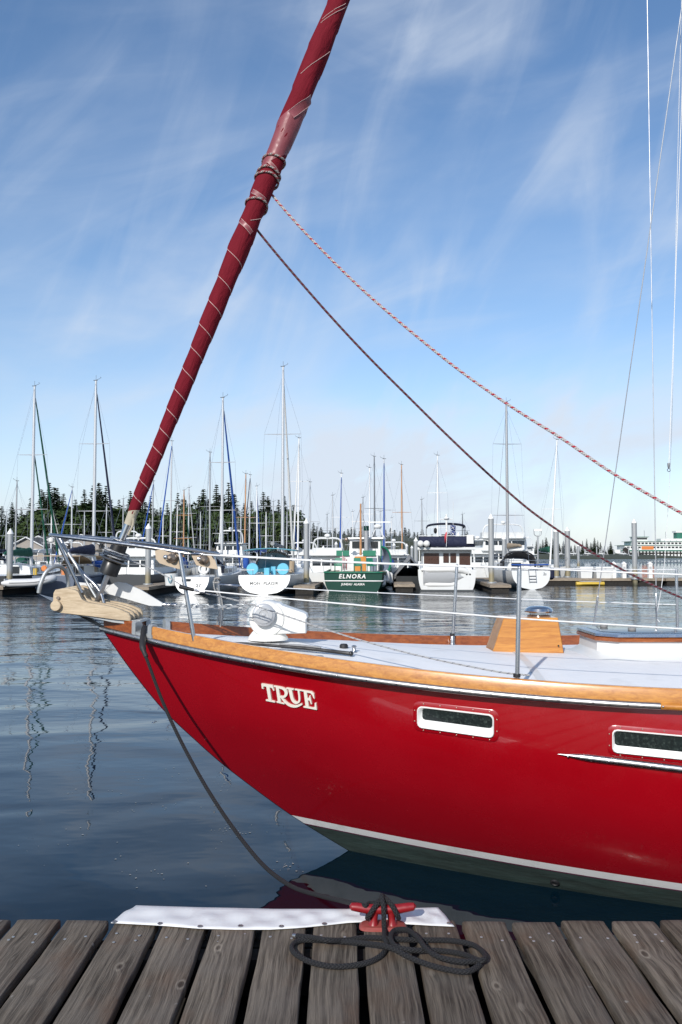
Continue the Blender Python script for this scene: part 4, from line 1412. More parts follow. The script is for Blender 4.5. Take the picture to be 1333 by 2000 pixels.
# vinyl strip over the dock edge
vs_ = empty('vinyl_strip', on_z(540, 1800, DZ), world=True)
tag(vs_, 'white vinyl strip with grommets laid over the edge of the wooden dock', 'strip')
botm = [(217, 1803), (312, 1808), (390, 1814), (460, 1816), (528, 1816), (580, 1813), (624, 1809), (678, 1803), (730, 1800), (790, 1805), (840, 1808), (888, 1810)]
topm = [(266, 1769), (330, 1771), (400, 1773), (460, 1774), (534, 1776), (580, 1776), (624, 1776), (678, 1776), (730, 1775), (780, 1774), (820, 1774), (856, 1773)]
g = MB(); cols = []
NC = 66
for i in range(NC + 1):
    t = i / NC * (len(botm) - 1)
    k = min(int(t), len(botm) - 2); f = t - k
    bx_, by_ = lerp(botm[k][0], botm[k + 1][0], f), lerp(botm[k][1], botm[k + 1][1], f)
    tx_, ty_ = lerp(topm[k][0], topm[k + 1][0], f), lerp(topm[k][1], topm[k + 1][1], f)
    r = random.Random(i // 4)
    A = on_z(bx_, by_, DZ + .007); B_ = on_z(tx_, ty_, DZ + .012)
    col_ = []
    for j in range(9):
        q = A.lerp(B_, j / 8)
        w = math.sin(j / 8 * math.pi)
        q.z += w * (.004 * math.sin(i * .9 + j * .6) + .0035 * math.sin(i * .37 - j) + .003)
        col_.append(q)
    for dz_, dy_ in ((.01, .016), (.05, .02), (.16, .018), (.30, .016)):
        col_.append(B_ + Vector((0, dy_, -dz_)))
    cols.append(col_)
g.loft(cols, closed=False, cap=False)
sheet = g.build('sheet', 'vinyl_white', vs_, True, 70)
so = sheet.modifiers.new('thick', 'SOLIDIFY'); so.thickness = .002; so.offset = 1
gm = MB(); gm.lathe([(.011, 0), (.012, .002), (.009, .004), (.005, .0035), (.0045, .0005), (.001, .0004)], n=14)
gme = gm.mesh('grommet', 'steel_dull')
gmb = MB().lathe([(.0045, 0), (.001, .0012)], n=10).mesh('grommet_hole', 'black_rubber')
for px, py in ((224, 1801), (313, 1804.5), (391, 1810), (470, 1809), (550, 1810), (634, 1805), (878, 1804)):
    o = link('grommet', gme, vs_); o.location = on_z(px, py, DZ + .0105) + Vector((0, 0, .001))
    o.matrix_parent_inverse = Matrix.Translation(-Vector(vs_.location))
    h_ = link('hole', gmb, o); h_.location = (0, 0, .0012)

# mooring line: bow chock -> cleat, then the spare end flaked on the planks
RR = .0112
ml = empty('mooring_line', on_z(748, 1830, DZ), world=True)
tag(ml, 'black braided mooring line from red bow to dock cleat, spare end coiled on planks', 'rope')
def dk(px, py, lift=0.): return on_z(px, py, DZ + RR + .004 + lift)
hang = [((274, 1240), 5.82), ((279, 1262), 5.76), ((292, 1300), 5.68), ((318, 1370), 5.55), ((350, 1440), 5.40), ((390, 1515), 5.22), ((430, 1580), 5.04), ((475, 1643), 4.85), ((520, 1695), 4.66), ((570, 1731), 4.42), ((620, 1748), 4.20), ((670, 1760), 4.02), ((712, 1769), 3.86)]
main = [at(a[0], a[1], y) for a, y in hang]
main[0] = Vector((-1.392, 5.90, zs(-1.39) + .075)); main.insert(0, Vector((-1.36, 6.05, zs(-1.36) + .10)))
top = Vector((cc.x, cc.y, hzv))
turns = [top + Vector(v) for v in ((-.06, .05, .004), (-.018, .036, .016), (0, .008, .037), (-.035, -.026, .025), (-.060, -.036, -.008), (-.070, -.008, -.036), (-.058, .030, -.020), (-.012, .034, .026), (.012, .002, .047), (.042, -.030, .026), (.062, -.038, -.008), (.072, -.008, -.036), (.058, .032, -.018), (.012, .036, .034), (-.004, .002, .059), (.0, -.036, .036), (.003, -.047, -.005), (.003, -.050, -.04), (.004, -.056, -.062))]
g = MB(); g.tube(spline(main + turns, 7), RR, 10); g.build('standing_part', 'rope_black', ml)
coil = [turns[-1].copy(), dk(752, 1834, .006), dk(757, 1846, .0), dk(745, 1866), dk(715, 1881), dk(660, 1888), dk(610, 1880), dk(576, 1862), dk(572, 1846), dk(592, 1836), dk(650, 1838, .002), dk(710, 1842, .012), dk(760, 1850, .024), dk(800, 1870, .006), dk(850, 1888), dk(905, 1898), dk(930, 1890), dk(936, 1878, .004), dk(900, 1878, .012), dk(860, 1870, .016), dk(835, 1855, .022), dk(815, 1830, .024), dk(795, 1816, .016), dk(770, 1818, .016), dk(764, 1834, .024), dk(776, 1850, .020), dk(810, 1856, .012), dk(860, 1857), dk(905, 1864), dk(938, 1876, .014), dk(948, 1866, .012), dk(925, 1846), dk(880, 1837), dk(820, 1836, .0), dk(770, 1834, .004), dk(715, 1831), dk(680, 1836), dk(640, 1836, .024), dk(610, 1831, .014), dk(580, 1828)]
g = MB(); g.tube(spline(coil, 7), RR, 10); g.build('coiled_end', 'rope_black', ml)
g = MB(); A = coil[-1]; B_ = A + (coil[-1] - coil[-2]).normalized() * .018
g.tube([A, B_], [RR * 1.02, RR * .95], 10); g.build('whipping', 'steel_dull', ml)
g = MB(); P = [main[1] + Vector((0, -.01, .0)), main[1].lerp(main[2], .5), main[2], main[3]]
g.tube(spline([main[1] + Vector((.005, .02, .005)), main[1], main[2], main[2].lerp(main[3], .55)], 5), [.022] * 12 + [.016] * 4, 10); g.build('chafe_sleeve', 'black_rubber', ml)

# ================================================================== THE MARINA BEHIND
def boat_hull(L, B, fs, fb, st=.8, bow_over=.9, stern_over=.5, draft=.35, nst=18, full=.42, power=2.2, sd=None, box=.5):
    """hull in local space: +y is forward, stern at y=0; returns (hull MB, deck outline fn)"""
    NR = 9
    def half(t):
        if t < full: return B / 2 * (st + (1 - st) * math.sin(math.pi / 2 * t / full))
        return B / 2 * max(0, 1 - ((t - full) / (1 - full)) ** power)
    def sheer(t): return fs + (fb - fs) * (max(0, t - .15) / .85) ** 1.8
    def wq(q): return (1 - (1 - q) ** 2.5) ** box
    sd = draft if sd is None else sd
    rows = []
    for j in range(nst + 1):
        t = j / nst
        ring = []
        for r in range(NR + 1):
            q = r / NR
            z = lerp(-lerp(sd, draft, min(1, t / .35)) * (1 - .6 * max(0, t - .35)), sheer(t), q)
            y = lerp(stern_over * (1 - q), L - bow_over * (1 - q) ** 1.2, t)
            w = half(t) * (wq(q) if t < .97 else wq(q) * .6)
            ring.append((w, y, z))
        rows.append([(-w, y, z) for w, y, z in ring[::-1]] + ring[1:] if False else [(-w, y, z) for w, y, z in ring[::-1]] + ring)
    g = MB()
    g.loft(rows, closed=False, cap=False)
    g.add(rows[0], [tuple(range(len(rows[0])))])
    d = MB()
    dr = []
    for j in range(nst + 1):
        t = j / nst
        h = half(t) * .97; z = sheer(t) - .05
        dr.append([(-h, t * L, z), (-h * .5, t * L, z + .05), (0, t * L, z + .07), (h * .5, t * L, z + .05), (h, t * L, z)])
    d.loft(dr, closed=False, cap=False)
    return g, d, half, sheer
def tbox(x0, x1, y0, y1, z0, z1, ix=.1, iy0=.1, iy1=.1, rnd=.0):
    """box tapering upwards"""
    g = MB()
    a = [(x0, y0, z0), (x1, y0, z0), (x1, y1, z0), (x0, y1, z0)]
    m = [(x0 + ix * .8, y0 + iy0 * .8, lerp(z0, z1, .88)), (x1 - ix * .8, y0 + iy0 * .8, lerp(z0, z1, .88)), (x1 - ix * .8, y1 - iy1 * .8, lerp(z0, z1, .88)), (x0 + ix * .8, y1 - iy1 * .8, lerp(z0, z1, .88))]
    b = [(x0 + ix * 1.3, y0 + iy0 * 1.3, z1), (x1 - ix * 1.3, y0 + iy0 * 1.3, z1), (x1 - ix * 1.3, y1 - iy1 * 1.3, z1), (x0 + ix * 1.3, y1 - iy1 * 1.3, z1)]
    g.loft([a, m, b])
    return g
def bx(name, mat, par, x0, x1, y0, y1, z0, z1):
    return MB().box(x0, x1, y0, y1, z0, z1).build(name, mat, par, False)
def arc_rail(par, name, pts, r=.018, mat='steel', n=6, sub=5):
    return MB().tube(spline(pts, sub), r, n).build(name, mat, par)
def rail_posts(par, pts, h, r=.014, name='rail_post'):
    for p in pts:
        MB().tube([p, (p[0], p[1], p[2] + h)], r, 5).build(name, 'steel', par)
def fender(par_none, loc, r, h, mat, label, group=None, rz=0):
    g = MB(); g.lathe([(.02, h), (r * .4, h * .96), (r, h * .82), (r, h * .18), (r * .5, .03), (.02, 0)], loc, (0, 0, 1), 12)
    return tag(g.build('fender', mat), label, 'fender', group)

def rig(par, my, mz0, mtop, L, hw, mast='alu_mast', cover='navy_cloth', jib='white_cloth', spreaders=(.52,), boom=3.4, bow=(0, 0), r=.075, boom_z=1.0, cover_r=.16, lean=0., jib_r=.07, frac=.97, sprw=.9, inner=None):
    """mast, boom and standing rigging; my = mast position along the boat"""
    H = mtop - mz0
    def mp(f, dx=0, dy=0): return Vector((lean * f * H + dx, my + dy, mz0 + f * H))
    m = MB().tube([mp(0), mp(.5), mp(.93), mp(1)], [r, r * .95, r * .75, r * .6], 10).build('mast', mast, par)
    # masthead gear
    g = MB(); t = mp(1)
    g.tube([t, t + Vector((0, 0, .35))], .010, 4); g.tube([t + Vector((0, 0, .05)), t + Vector((.28, .0, .16))], .012, 4); g.tube([t + Vector((.28, -.08, .22)), t + Vector((.28, .1, .22))], .014, 4)
    g.tube([t + Vector((-.16, 0, .04)), t + Vector((.1, 0, .04))], .022, 4)
    g.build('wind_vane', 'mast_dark', m)
    for f in spreaders:
        w = sprw * (1.1 - .3 * f)
        MB().tube([mp(f, -w, -.12), mp(f, 0, 0), mp(f, w, -.12)], [.014, .03, .014], 5).build('spreader', mast, m)
    w0 = sprw * (1.1 - .3 * spreaders[0]) if spreaders else .5
    for s in (-1, 1):
        pts = [Vector((s * hw * .93, my - .1, mz0 - .1))]
        for f in spreaders: pts.append(mp(f, s * sprw * (1.1 - .3 * f), -.12))
        pts.append(mp(.96))
        MB().tube(pts, .0055, 4).build('shroud', 'wire', par)
        if spreaders: MB().tube([Vector((s * hw * .9, my - .5, mz0 - .1)), mp(spreaders[0] * .97)], .005, 4).build('shroud', 'wire', par)
    MB().tube([Vector((0, .1, mz0 * .8)), mp(.995)], .0055, 4).build('backstay', 'wire', par)
    a = Vector((0, bow[0], bow[1])); b = mp(frac)
    if jib:
        MB().tube([a, a.lerp(b, .05), a.lerp(b, .12), a.lerp(b, .5), a.lerp(b, .93), a.lerp(b, .99), b], [.02, .04, jib_r * 1.15, jib_r, jib_r * .55, .02, .012], 8).build('furled_headsail', jib, par)
    else:
        MB().tube([a, b], .010, 4).build('forestay', 'wire', par)
    if inner:
        a = Vector((0, my + (bow[0] - my) * .62, bow[1] - .1)); b = mp(.66)
        MB().tube([a, a.lerp(b, .06), a.lerp(b, .2), a.lerp(b, .9), b], [.02, .05, .065, .04, .012], 8).build('furled_staysail', inner, par)
    if boom:
        z = mz0 + boom_z
        MB().tube([(0, my - .08, z), (0, my - boom, z + .12)], [.055, .05], 8).build('boom', mast, par)
        if cover:
            n = 12; rg = []
            for i in range(n + 1):
                t = i / n; y = my + .02 - t * (boom - .05)
                hgt = cover_r * (2.5 - 1.6 * t) * (1 if 0 < i < n else .5); wd = cover_r * (.9 - .35 * t) * (1 if 0 < i < n else .5)
                sag = .03 * math.sin(i * 2.1)
                zc_ = z + .02 + .12 * t
                rg.append([(wd * math.cos(a_), y, zc_ + sag * .5 + (hgt * .5) + hgt * .55 * math.sin(a_)) for a_ in [2 * math.pi * k / 10 for k in range(10)]])
            MB().loft(rg).build('sail_cover', cover, par)
    return m

def sailboat(label, X, Y, head, L=9.5, B=3.0, fs=.9, fb=1.25, hull='white_gel', deckm='white_gel', mast_px=None, mast_top=12, my=.56, cover='navy_cloth', jib='white_cloth', mast='alu_mast', spreaders=(.5,), bowtous=False, group='sailboats moored in the marina', dodger=None, simple=False, stripe=None, st=.72, rails=True, so=.3, **rk):
    o = empty('moored_sailboat', (X, Y, 0), R(-head) + (math.pi if bowtous else 0))
    tag(o, label, 'sailboat', group)
    g, d, half, sheer = boat_hull(L, B, fs, fb, st=st, stern_over=so, sd=.03 if so < 0 else .3)
    o['so'] = so; o['fs'] = fs
    g.build('hull', hull, o, True, 50); d.build('deck', deckm, o, True, 50)
    if stripe:
        for s in (-1, 1):
            sg = MB(); rr = []
            for j in range(2, 17):
                t = j / 18; w = half(t)
                rr.append([(s * (w * .985 + .012), t * L - .02, sheer(t) - .16), (s * (w * .992 + .012), t * L - .02, sheer(t) - .09)])
            sg.loft(rr, closed=False, cap=False); sg.build('cove_stripe', stripe, o)
    # cabin trunk with windows
    y0, y1 = L * .34, L * .76
    zc = sheer(.5) - .04
    cw = B * .31
    g = MB(); rg = []
    for i in range(7):
        t = i / 6; y = lerp(y0, y1, t); w = cw * (1 - .35 * t ** 2); h = .46 * (1 - .45 * t) + .05
        zz = sheer(y / L) - .04
        rg.append([(-w, y, zz), (-w * .93, y, zz + h * .85), (-w * .75, y, zz + h), (0, y, zz + h * 1.08), (w * .75, y, zz + h), (w * .93, y, zz + h * .85), (w, y, zz)])
    g.loft(rg); cab = g.build('cabin', deckm, o, True, 50)
    for s in (-1, 1):
        for ya, yb in ((.38, .47), (.50, .58)):
            g = MB(); q = []
            for yy, f in ((ya, .25), (yb, .25), (yb, .75), (ya, .75)):
                y = yy * L; t = (y - y0) / (y1 - y0); w = cw * (1 - .35 * t ** 2); h = .46 * (1 - .45 * t) + .05; zz = sheer(yy) - .04
                q.append((s * (w * (1 - .07 * f / .85) + .012), y, zz + h * f))
            g.add(q, [(0, 1, 2, 3)]); g.build('cabin_window', 'win_dark', cab, False)
    bx('companionway', 'win_dark', cab, -.3, .3, y0 - .03, y0 - .002, zc + .02, zc + .42)
    if dodger:
        g = MB(); rg = []
        for i in range(5):
            t = i / 4; y = y0 - .25 + t * 1.5; h = .95 * (1 - .55 * t ** 2); w = cw * (1.02 - .1 * t)
            rg.append([(w * math.cos(a), y, zc + .1 + h * max(0, math.sin(a)) ** .7) for a in [math.pi * k / 10 for k in range(11)]])
        g.loft(rg, closed=False, cap=False); g.build('dodger', dodger, o)
    # cockpit rails
    if rails:
        hw = half(.04) * .93; zz = sheer(.05)
        arc_rail(o, 'stern_rail', [(-half(.3) * .95, L * .2, zz + .62), (-hw, .3, zz + .62), (-hw * .9, .1, zz + .62), (hw * .9, .1, zz + .62), (hw, .3, zz + .62), (half(.3) * .95, L * .2, zz + .62)], .015)
        rail_posts(o, [(-hw, .25, zz - .05), (hw, .25, zz - .05), (-hw * .4, .1, zz - .05), (hw * .4, .1, zz - .05)], .66)
        arc_rail(o, 'bow_rail', [(-half(.86) * .95, L * .86, sheer(.86) + .6), (-.12, L - .05, sheer(1) + .62), (.12, L - .05, sheer(1) + .62), (half(.86) * .95, L * .86, sheer(.86) + .6)], .015)
        rail_posts(o, [(-half(.88) * .95, L * .88, sheer(.88) - .05), (half(.88) * .95, L * .88, sheer(.88) - .05), (-half(.95) * .9, L * .95, sheer(.95) - .05), (half(.95) * .9, L * .95, sheer(.95) - .05)], .64)
        for s in (-1, 1):
            pts = [(s * half(t) * .95, t * L, sheer(t) - .05) for t in (.3, .45, .6, .75)]
            rail_posts(o, pts, .62, .012, 'stanchion')
            MB().tube([(s * half(t) * .95, t * L, sheer(t) + .56) for t in (.2, .3, .45, .6, .75, .86)], .008, 4).build('lifeline', 'wire', o)
    rig(o, L * my, sheer(my) + .25, mast_top, L, half(my), mast, cover, jib, spreaders, L * .36, (L - .15, sheer(1)), **rk)
    return o, half, sheer
def stern_text(o, txt, size, x, z, mat='lettering_dark', **k):
    so, fs = o['so'], o['fs']
    q = (z + .03) / (fs + .03)
    t = link('stern_lettering', text_mesh(txt, size, .006, mat, **k), o)
    t.location = (x, so * (1 - q) - .02, z); t.rotation_euler = (R(90) + math.atan2(so, fs), 0, 0)
def place_mast(px, Y, L, head, my=.56, bowtous=False):
    """stern position so that the mast stands at photo column px at distance Y"""
    p = at(px, 1082, Y)
    a = R(head); d = Vector((math.sin(a), math.cos(a), 0)) * (L * my) * (-1 if bowtous else 1)
    return p.x - d.x, Y - d.y
def zpx(px, py, Y): return at(px, py, Y).z
def on_boat(o, v):
    """local point of a thing -> world"""
    return Matrix.LocRotScale(o.location, o.rotation_euler.to_quaternion(), None) @ Vector(v)

# ---------------- floats and piles
def float_dock(label, x0, y0, x1, y1, w, z=.45, edge='float_wood', name='floating_dock', plank=.6):
    o = empty(name, (x0, y0, 0), 0, world=True)
    tag(o, label, 'dock', 'floating docks of the marina')
    d = Vector((x1 - x0, y1 - y0, 0)); L = d.length; t = d.normalized(); n = Vector((-t.y, t.x, 0))
    A = Vector((x0, y0, 0))
    def slab(name, a, b, hw, za, zb, mat):
        q = [A + t * a - n * hw, A + t * b - n * hw, A + t * b + n * hw, A + t * a + n * hw]
        g = MB(); g.loft([[p + Vector((0, 0, za)) for p in q], [p + Vector((0, 0, zb)) for p in q]]); return g.build(name, mat, o, False)
    slab('float', .12, L - .12, w / 2 - .1, -.25, z - .17, 'dark_beam')
    slab('rub_board', 0, L, w / 2, z - .165, z - .03, edge)
    k = 0; a = .0
    while a < L - .05:
        b = min(L, a + plank)
        slab('deck_board', a + .012, b, w / 2 - .02, z - .028, z + .004 * (k % 3), 'float_wood')
        a = b; k += 1
    return o
float_dock('long main float running behind the row of moored boats', -34, 58.2, 22.2, 58.2, 2.2, plank=1.2)
float_dock('bare outer end of the main float with white tubs and posts on it', 22.3, 58.2, 46, 58.2, 2.2, plank=1.0)
FING = [(-18.1, 43.2, 'finger float at far left beside the grey pile'), (-10.4, 42.6, 'finger float at the left of the white sloop with the life ring'), (-1.95, 44.0, 'finger float between the aqua-covered sailboat and the green boat'), (3.55, 46.5, 'finger float between the green boat and the white trawler'), (8.75, 45.6, 'finger float right of the white trawler with the tall pile')]
for x, y, lab in FING:
    float_dock(lab, x, y, x + (57 - y) * .05, 57.05, 1.15)
def pile_mesh(h):
    g = MB(); g.lathe([(.155, -1.2), (.155, h)], n=16); return g
pile_cap = MB().lathe([(.172, 0), (.172, .05), (.02, .30)], n=16).mesh('cap', 'white_paint')
PCNT = 0
def pile(px, top, Y, label, r=1.0):
    p = at(px, 1082, Y); h = zpx(px, top, Y) - .28
    o = empty('dock_pile', (p.x, p.y, 0)); tag(o, label, 'pile', 'steel piles of the marina')
    MB().lathe([(.155 * r, -1.0), (.155 * r, h)], n=16).build('shaft', 'pile_steel', o)
    c = link('cap', pile_cap, o); c.location = (0, 0, h); c.scale = (r, r, 1)
    MB().lathe([(.26 * r, .40), (.26 * r, .52), (.175 * r, .53)], n=14).build('pile_guide', 'galv', o)
pile(20, 1033, 44.6, 'grey steel pile with white cap at far left beside the inflatable')
pile(290, 1023, 45.5, 'grey steel pile with white cap rising behind the pulpit rail')
pile(599, 1013, 46.5, 'tall grey steel pile between the aqua-covered sailboat and green boat', 1.0)
pile(960, 1004, 48.0, 'tallest grey steel pile, right of the white trawler', 1.05)
pile(1087, 1031, 60.0, 'left one of the two piles standing close together right of the white sloop', 1.25)
pile(1109, 1030, 60.4, 'right one of the two piles standing close together right of the white sloop', 1.25)
pile(1240, 1014, 57.0, 'lone grey steel pile at the outer end of the float before the ferry', 1.12)
pile(813, 1050, 62.0, 'thin grey pile directly left of the white trawler')
pile(896, 1040, 70.0, 'grey pile showing above the navy flybridge cloth of the trawler', 1.1)
pile(985, 1046, 62.0, 'grey pile in front of the large white motor yacht')
for i, (px, tp, Y) in enumerate(sorted(((657, 1058, 84), (795, 1062, 90), (805, 1066, 95), (632, 1066, 90), (545, 1066, 86), (318, 1060, 80), (1130, 1062, 95), (770, 1060, 80)))):
    pile(px, tp, Y, '%s from left of the small far piles with white caps' % ('first', 'second', 'third', 'fourth', 'fifth', 'sixth', 'seventh', 'last')[i])

# ---------------- front row, left to right
# 1 dark boat with green covers
X, Y = place_mast(62, 50.5, 10, 4)
b2, hf2, sh2 = sailboat('grey-hulled sailboat with dark green boom cover and green furled headsails, far left', X, Y, 4, 10, 3.1, .95, 1.3, 'hull_dark', 'white_gel', mast_top=zpx(62, 755, 50.5), cover='green_cloth', jib='green_cloth', inner='green_cloth', spreaders=(.32, .62), cover_r=.22, r=.10, boom_z=.65, sprw=1.0)
# 2 blue-grey sloop
X, Y = place_mast(183, 50.5, 10.5, 4)
b3, hf3, sh3 = sailboat('blue-grey sloop with navy boom cover, navy headsail and tan dodger', X, Y, 4, 10.5, 3.2, .95, 1.35, 'hull_bluegrey', 'white_gel', mast_top=zpx(183, 744, 50.5), cover='navy_cloth', jib='navy_cloth', spreaders=(.30, .66), dodger='tan_cloth', cover_r=.26, r=.10, boom_z=.75, stripe='hull_navy', sprw=1.05)
bx('bimini', 'tan_cloth', b3, -1.3, 1.3, .5, 2.9, 2.0, 2.05)
for sx in (-1.2, 1.2):
    for yy in (.6, 2.8):
        MB().tube([(sx, yy, .9), (sx, yy, 2.0)], .016, 5).build('bimini_pole', 'steel', b3)
MB().lathe([(.13, -.05), (.17, 0), (.13, .05)], (-.5, .02, 1.35), (0, 1, 0), 16).build('horseshoe_buoy', 'orange', b3)
MB().tube(spline([(1.35, 3.6, 1.45), (1.0, 3.4, 1.6), (1.2, 4.6, 1.58), (1.45, 5.2, 1.5)], 4), .16, 7).build('rolled_tarp', 'royal_cloth', b3)
tag(bx('jerry_can', 'yellow', None, 0, .18, 0, .12, 0, .35), 'yellow jerry can on the stern of the blue-grey sloop', 'can').location = on_boat(b3, (-1.25, .35, 1.0))
tag(bx('jerry_can', 'orange', None, 0, .25, 0, .12, 0, .42), 'orange jerry can on the stern deck of the blue-grey sloop', 'can').location = on_boat(b3, (.35, .25, 1.0))
# 3 inflatable dinghy
def inflatable(label, X, Y, rz, L=2.8, W=1.45, z0=.0, tilt=0., mat='dinghy_grey', r=.2, rx=0.):
    o = empty('inflatable_dinghy', (X, Y, z0), rz); o.rotation_euler = (rx, tilt, rz)
    tag(o, label, 'dinghy')
    w = W / 2 - r
    pts = [(-w, 0, r), (-w, L * .3, r), (-w, L * .65, r + .03), (-w * .75, L * .88, r + .14), (0, L, r + .22), (w * .75, L * .88, r + .14), (w, L * .65, r + .03), (w, L * .3, r), (w, 0, r)]
    P = spline(pts, 5); rs = [r * (.35 + .65 * min(1, i / 3, (len(P) - 1 - i) / 3)) for i in range(len(P))]
    MB().tube(P, rs, 12).build('tube', mat, o)
    g = MB(); g.loft([[(-w, .1, r * .5), (0, .1, -.02), (w, .1, r * .5)], [(-w, L * .6, r * .5), (0, L * .6, -.05), (w, L * .6, r * .5)], [(-.1, L * .92, r + .1), (0, L * .94, r + .02), (.1, L * .92, r + .1)]], closed=False, cap=False); g.build('floor', 'hull_grey', o)
    bx('transom', 'hull_grey', o, -w, w, .12, .17, .02, r * 2.1)
    bx('thwart', 'hull_grey', o, -w, w, L * .42, L * .5, r * 1.55, r * 1.7)
    MB().tube([(p[0] * 1.02 + (.0 if abs(p[0]) < .05 else math.copysign(r * .98, p[0])), p[1], p[2] + .02) for p in P[3:-3]], .022, 5).build('rubbing_strake', 'grey_cloth', o)
    return o
p = at(52, 1146, 43.6)
inflatable('pale grey inflatable dinghy hanging off the stern at far left', p.x - 1.15, 43.4, R(-78), 2.5, 1.3, .42, 0)
# 4 white sloop with life ring and stern lettering
X, Y = at(376, 1082, 43.8).x, 43.8
s6, hf6, sh6 = sailboat('white sloop with life ring on its stern rail and navy-furled headsail', X, Y, 7.5, 10.2, 2.15, .92, 1.25, 'white_gel', mast_top=zpx(437, 777, 49.4), cover='white_cloth', jib='royal_cloth', spreaders=(.34, .62), st=.86, so=-.25, dodger='navy_cloth', r=.085, cover_r=.15, boom_z=.55)
g = MB(); R0 = .24
ring = [(R0 * math.cos(t), 0, R0 * math.sin(t)) for t in [2 * math.pi * k / 20 for k in range(21)]]
g.tube(ring, .065, 8, cap=False); lr = tag(g.build('life_ring', 'white_paint'), 'white life ring hung on the stern rail of the white sloop', 'life ring')
lr.location = on_boat(s6, (.62, .05, 1.35))
stern_text(s6, 'ar', .40, .40, .50)
bx('stern_step', 'win_dark', s6, -.55, -.05, -.07, .3, .68, .82)
# 5 aqua sailboat, MON PLAISIR
X, Y = at(517, 1082, 44.0).x, 44.0
mp_, hfm, shm = sailboat('wide white sailboat with aqua wheel covers and MON PLAISIR on the stern', X, Y, 4.5, 11.5, 3.0, 1.0, 1.4, 'white_gel', mast_top=zpx(552, 718, 50.6), cover=None, jib='white_cloth', spreaders=(.30, .66), st=.92, so=-.25, mast='alu_mast', r=.10, sprw=1.25, boom_z=.55, rails=False)
stern_text(mp_, 'MON  PLAISIR', .23, 0, .58, spacing=1.08, bold=.004)
bx('swim_platform_seam', 'lettering_dark', mp_, -.45, .45, -.21, -.16, .24, .255)
for sx in (-.83, .83):
    MB().lathe([(.30, -.04), (.325, 0), (.30, .04), (.02, .05)], (sx + .05, .75, 1.32), (0, -1, .1), 20).build('wheel_cover', 'aqua_cloth', mp_)
    MB().tube([(sx + .05, .8, .8), (sx + .05, .8, 1.3)], .05, 6).build('wheel_pedestal', 'white_gel', mp_)
bx('binnacle_cover', 'aqua_cloth', mp_, -.14, .14, .7, .95, .95, 1.38)
bx('table_cover', 'aqua_cloth', mp_, .16, .40, 1.2, 1.6, .95, 1.45)
g = MB(); rg = []
for i in range(5):
    t = i / 4; y = 3.2 + t * 1.5; h = 1.28 * (1 - .5 * t ** 2); w = 1.12
    rg.append([(w * math.cos(a) * (1 - .14 * math.sin(a)), y, 1.05 + h * max(0, math.sin(a)) ** .55) for a in [math.pi * k / 12 for k in range(13)]])
g.loft(rg, closed=False, cap=False); g.build('dodger', 'white_cloth', mp_)
g = MB(); q = [(1.02 * math.cos(a) * (1 - .14 * math.sin(a)), 3.17, 1.10 + 1.1 * max(0, math.sin(a)) ** .55) for a in [math.pi * k / 12 for k in range(13)]]
g.add(q, [tuple(range(13))]); g.build('dodger_window', 'win_blue', mp_, False)
g = MB(); rg = []
for i in range(4):
    y = 1.5 + i * .55
    rg.append([(1.42 * k / 6, y, 2.46 - .13 * (k / 6) ** 2) for k in range(-6, 7)])
g.loft(rg, closed=False, cap=False); bm_ = g.build('bimini', 'aqua_trim', mp_); sm = bm_.modifiers.new('t', 'SOLIDIFY'); sm.thickness = .05
for sx in (-1.36, 1.36):
    for yy in (1.6, 3.1):
        MB().tube([(sx * .95, 2.3, .95), (sx, yy, 2.36)], .016, 5).build('bimini_pole', 'steel', mp_)
MB().tube([(0, 2.6, 2.72), (0, 6.3, 2.55)], .12, 8).build('boom_bag', 'grey_cloth', mp_)
for sx in (-1.28, 1.28):
    arc_rail(mp_, 'stern_rail', [(sx * .45, .15, 1.28), (sx, .12, 1.28), (sx * 1.05, .7, 1.3), (sx * 1.05, 2.4, 1.35)], .02, 'white_paint')
    rail_posts(mp_, [(sx * .5, .15, .95), (sx, .14, .95), (sx * 1.04, 1.2, 1.0)], .34, .016)
MB().lathe([(.13, -.3), (.17, -.2), (.17, .2), (.12, .3)], (-1.3, 1.6, 1.65), (0, 0, 1), 10).build('outboard_cover', 'royal_cloth', mp_)
MB().tube([(1.35, .8, 1.15), (1.37, .8, 1.75)], .15, 8).build('horseshoe_buoy', 'tan_cloth', mp_)
# 6 green boat ELNORA
X, Y = at(690, 1082, 47.0).x, 47.0
el = empty('green_workboat', (X, Y, 0), R(-7)); tag(el, 'green-hulled boat with white wheelhouse, orange door and ELNORA on its stern', 'boat')
g, d, half, sheer = boat_hull(10.5, 3.75, 1.08, 1.75, st=.88, bow_over=.5, stern_over=-.12, draft=.5, box=.4)
g.build('hull', 'hull_green', el, True, 50); d.build('deck', 'float_wood', el)
def belt(par, z0, z1, off, mat, name, hf, L, so, n=18, tmax=1.0):
    g = MB(); rows = []
    ts = [tmax * j / n for j in range(n + 1)]
    left = [(-hf(t) - off, t * L, sheer(t)) for t in ts][::-1]; right = [(hf(t) + off, t * L, sheer(t)) for t in ts]
    aft = [(lerp(-hf(0), hf(0), k / 8), so - off, sheer(0)) for k in range(9)]
    pts = left + aft + right
    rows = [[(x, y, z + z0) for x, y, z in pts], [(x, y, z + z1) for x, y, z in pts]]
    g.loft(rows, closed=False, cap=False); o = g.build(name, mat, par)
    m_ = o.modifiers.new('t', 'SOLIDIFY'); m_.thickness = .05; m_.offset = -1
    return o
belt(el, -.50, -.44, .045, 'white_paint', 'rub_rail', half, 10.5, -.02)
belt(el, -.02, .05, .035, 'trim_green', 'cap_rail', half, 10.5, -.02)
bp = MB(); bp.box(-1.42, 1.42, -.06, -.02, -.02, .05); bp.build('boot_line', 'white_paint', el, False)
